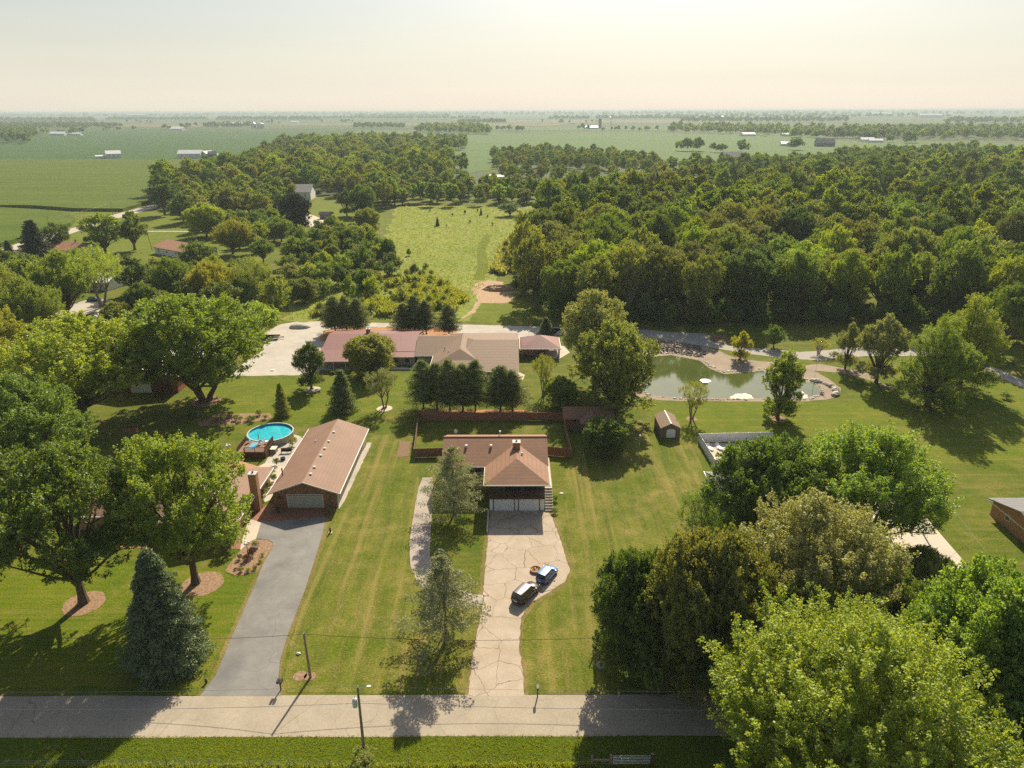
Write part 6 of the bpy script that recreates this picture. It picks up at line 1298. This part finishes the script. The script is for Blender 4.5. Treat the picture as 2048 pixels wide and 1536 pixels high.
# ---- field fence at the bottom edge and farm gate
FF = thing('wire_fence', 'low wire field fence with thin posts along the bottom edge', 'fence', (0, 52.0, 0))
for px in (168, 247, 335, 420, 500, 580, 660, 740, 818, 900, 980, 1063, 1150): 
    x, y = at(px, 1533); boxes(FF, 'post', 'greywood' if px != 335 else 'darkwood', (x - .035, x + .035, y - 52.0 - .035, y - 52.0 + .035, 0, 1.05))
b = MB()
for z in (.35, .65, .95): b.tube((-60, -.42, z), (12.0, -.42, z), .008, .008, 4)
b.build('wire', 'steel', FF)
BR = thing('fence_brace', 'wooden end posts with a cross rail beside the farm gate', 'fence', (7.7, 51.6, 0)); boxes(BR, 'post', 'greywood', (-.09, .09, -.09, .09, 0, 1.35), (1.75, 1.95, -.1, .1, 0, 1.5)); boxes(BR, 'rail', 'greywood', (.09, 1.75, -.05, .05, .75, .87))
GT = thing('farm_gate', 'curved tubular steel farm gate at the bottom edge', 'gate', (9.75, 51.55, 0)); b = MB()
for k in range(6):
    z = .35 + k * .2; b.path([(0, 0, z), (1.0, 0, z + .05), (2.0, 0, z + .065), (3.6, 0, z + .04)], [.025] * 4, 6)
b.build('bar', 'steel', GT); boxes(GT, 'gate_end', 'steel', (-.04, 0, -.03, .03, .25, 1.45), (3.6, 3.65, -.03, .03, .25, 1.45))
GPp = thing('gate_post', 'thick dark post at the right end of the farm gate', 'post', (13.6, 51.6, 0)); part(GPp, 'post', 'darkwood', lambda b: b.tube((0, 0, 0), (0, 0, 1.6), .16, .15, 10)); part(GPp, 'post_cap', 'greywood', lambda b: b.tube((0, 0, 1.6), (0, 0, 1.66), .17, .12, 10))
# ---- stones round the pond and the bank of rubble
rg = random.Random(5); b = MB()
for (x, y) in scatter([(1292, 684), (1340, 683), (1398, 693), (1412, 706), (1404, 716), (1345, 706), (1296, 708)], .75, 71, 9000): b.ball((x, y, .1), rg.uniform(.25, .6), rg.uniform(.2, .45), rg.uniform(.15, .4), 6, 4, .2, rg.random())
tag(b.build('rubble_bank', 'darkrock'), 'bank of grey rubble stones above the pond', None, None, 'stuff')
b = MB()
SHR = [(1292, 708), (1343, 706), (1399, 717), (1423, 734), (1449, 744), (1484, 742), (1526, 737), (1602, 758), (1632, 762), (1649, 787), (1618, 799), (1524, 799), (1456, 799), (1370, 799), (1325, 795), (1297, 793), (1282, 780)]
P = [at(*p) for p in SHR]
for i in range(len(P) - 1):
    n = int(math.dist(P[i], P[i + 1]) / .75)
    for k in range(n):
        if math.sin(i * 2.1 + k * .37) < -.35 and rg.random() < .8: continue
        f = k / n; x = P[i][0] + (P[i + 1][0] - P[i][0]) * f + rg.uniform(-.35, .35); y = P[i][1] + (P[i + 1][1] - P[i][1]) * f + rg.uniform(-.35, .35); s = rg.uniform(.18, .5)
        b.ball((x, y, .08), s, s * .8, s * .45, 6, 4, .2, rg.random())
tag(b.build('shore_stones', 'pale_mottle'), 'pale stones lining the edge of the pond', None, None, 'stuff')
for i in range(12):
    a = -.9 + i * .19; cx_, cy_ = at(1628, 778); rockobj('flat pale rock stacked on the right end of the pond', cx_ + 4.6 * math.cos(a), cy_ + 5.5 * math.sin(a), rg.uniform(.5, .9), 'pale_mottle' if i % 3 else 'rock', i, 'rocks at the right end of the pond', 'rock', .03)

# ---- rough growth: verge grass, meadow weeds, dry edges (nobody could count it)
def growth(name, outline, n, hmin, hmax, wd, mat, label, seed, z=0.0, world=False, blades=5, clump=0.0, lean=.35):
    rg_ = np.random.default_rng(seed); P = outline if world else [at(*p) for p in outline]
    xs = [p[0] for p in P]; ys = [p[1] for p in P]; pts = []; 
    while len(pts) < n:
        c_ = (rg_.uniform(min(xs), max(xs)), rg_.uniform(min(ys), max(ys)))
        if clump and math.sin(c_[0] * .11 + 1) * math.sin(c_[1] * .07) + .6 * math.sin(c_[0] * .31) * math.sin(c_[1] * .23 + 2) < clump * rg_.uniform(-1, 1): continue
        if inside(c_, P): pts.append(c_)
    C = np.array(pts); C = np.repeat(C, blades, 0) + rg_.normal(0, wd * 1.5, (n * blades, 2)); m = len(C)
    h = rg_.uniform(hmin, hmax, (m, 1)); a = rg_.uniform(0, 6.28, m); d = np.stack([np.cos(a), np.sin(a)], 1); ln = rg_.normal(0, lean, (m, 2)) * h
    base = np.concatenate([C, np.full((m, 1), z)], 1); tip = np.concatenate([C + ln, z + h], 1); sd_ = np.concatenate([d * wd / 2, np.zeros((m, 1))], 1); mid = base * .45 + tip * .55; mid[:, 2] += .08 * h[:, 0]
    V = np.stack([base - sd_, mid + sd_ * 1.3, tip, mid - sd_ * 1.3], 1)
    me = np_mesh(name, V, 4, mat, rg_.random(m)); o = bpy.data.objects.new(name, me); COL.objects.link(o); return tag(o, label, None, None, 'stuff')
growth('verge_grass', [(-48, 51.2), (14, 51.2), (14, 55.3), (-48, 55.3)], 13000, .03, .11, .05, 'l_grass', 'short rough grass of the near road verge', 1, 0, True)
growth('fence_weeds', [(-48, 50.6), (14, 50.6), (14, 51.9), (-48, 51.9)], 2600, .15, .5, .06, 'l_grass', 'taller weeds along the wire field fence', 2, 0, True)
growth('meadow_weeds', [(796, 414), (1078, 414), (1064, 445), (1012, 500), (985, 545), (975, 560), (930, 620), (880, 640), (570, 640), (600, 600), (700, 545), (778, 500), (770, 455)], 9000, .12, .5, .22, 'l_weed', 'tall sunlit weeds of the meadow', 3, 0, False, 4)
growth('meadow_thicket', [(620, 632), (900, 634), (930, 600), (860, 560), (800, 560), (700, 605)], 5000, .8, 2.6, .5, 'l_olive', 'shrubby growth at the near end of the meadow', 4, 0, False, 6, .1)
growth('wood_edge_weeds', [(985, 545), (1010, 490), (1060, 440), (1075, 445), (1030, 500), (1010, 550)], 2500, .8, 3, .5, 'l_silver', 'pale growth between the meadow and the wood', 5, 0, False, 6)
b = scatter([(640, 628), (900, 630), (920, 590), (850, 545), (790, 560), (720, 600)], 4.2, 91)
mass('shrub_growth', b, ['young0', 'young1', 'young2'], 'l_weed', (.18, .45), 'young yellow-green shrubs at the near end of the meadow', 92)
b = scatter([(1000, 540), (1015, 490), (1060, 445), (1075, 450), (1035, 500), (1020, 545)], 5, 93); mass('shrub_growth', b, ['young0', 'young1', 'young2'], 'l_silver', (.35, .7), 'pale young growth at the edge of the meadow', 94)
for i, (px, py, h_) in enumerate(((1003, 420, 5), (955, 424, 3), (930, 428, 3.4), (985, 452, 3), (905, 432, 2.6), (1040, 430, 4), (860, 424, 2.5), (893, 455, 2.2), (940, 446, 2.4), (975, 436, 2.8))):
    x, y = at(px, py); add_tree('young2' if i % 2 else 'young1', x, y, h_ * .8, h_ * .26, 'l_olive' if i % 2 else 'l_mid', 'sapling scattered on the upper meadow', 'sapling', 'saplings on the upper meadow', 'sapling')

# ================================================================== AIR
b = MB().box(-14000, 14000, -120, 16000, -1.5, 64)
hz = b.build('haze', 'white'); tag(hz, None, None, None, 'stuff')
hm = bpy.data.materials.new('haze_air'); hm.use_nodes = True; hn = hm.node_tree; hn.nodes.clear()
pv = hn.nodes.new('ShaderNodeVolumePrincipled'); pv.inputs['Color'].default_value = (.58, .69, .71, 1); pv.inputs['Density'].default_value = .000135; pv.inputs['Anisotropy'].default_value = .1
ho = hn.nodes.new('ShaderNodeOutputMaterial'); hn.links.new(pv.outputs[0], ho.inputs['Volume'])
hz.data.materials.clear(); hz.data.materials.append(hm)
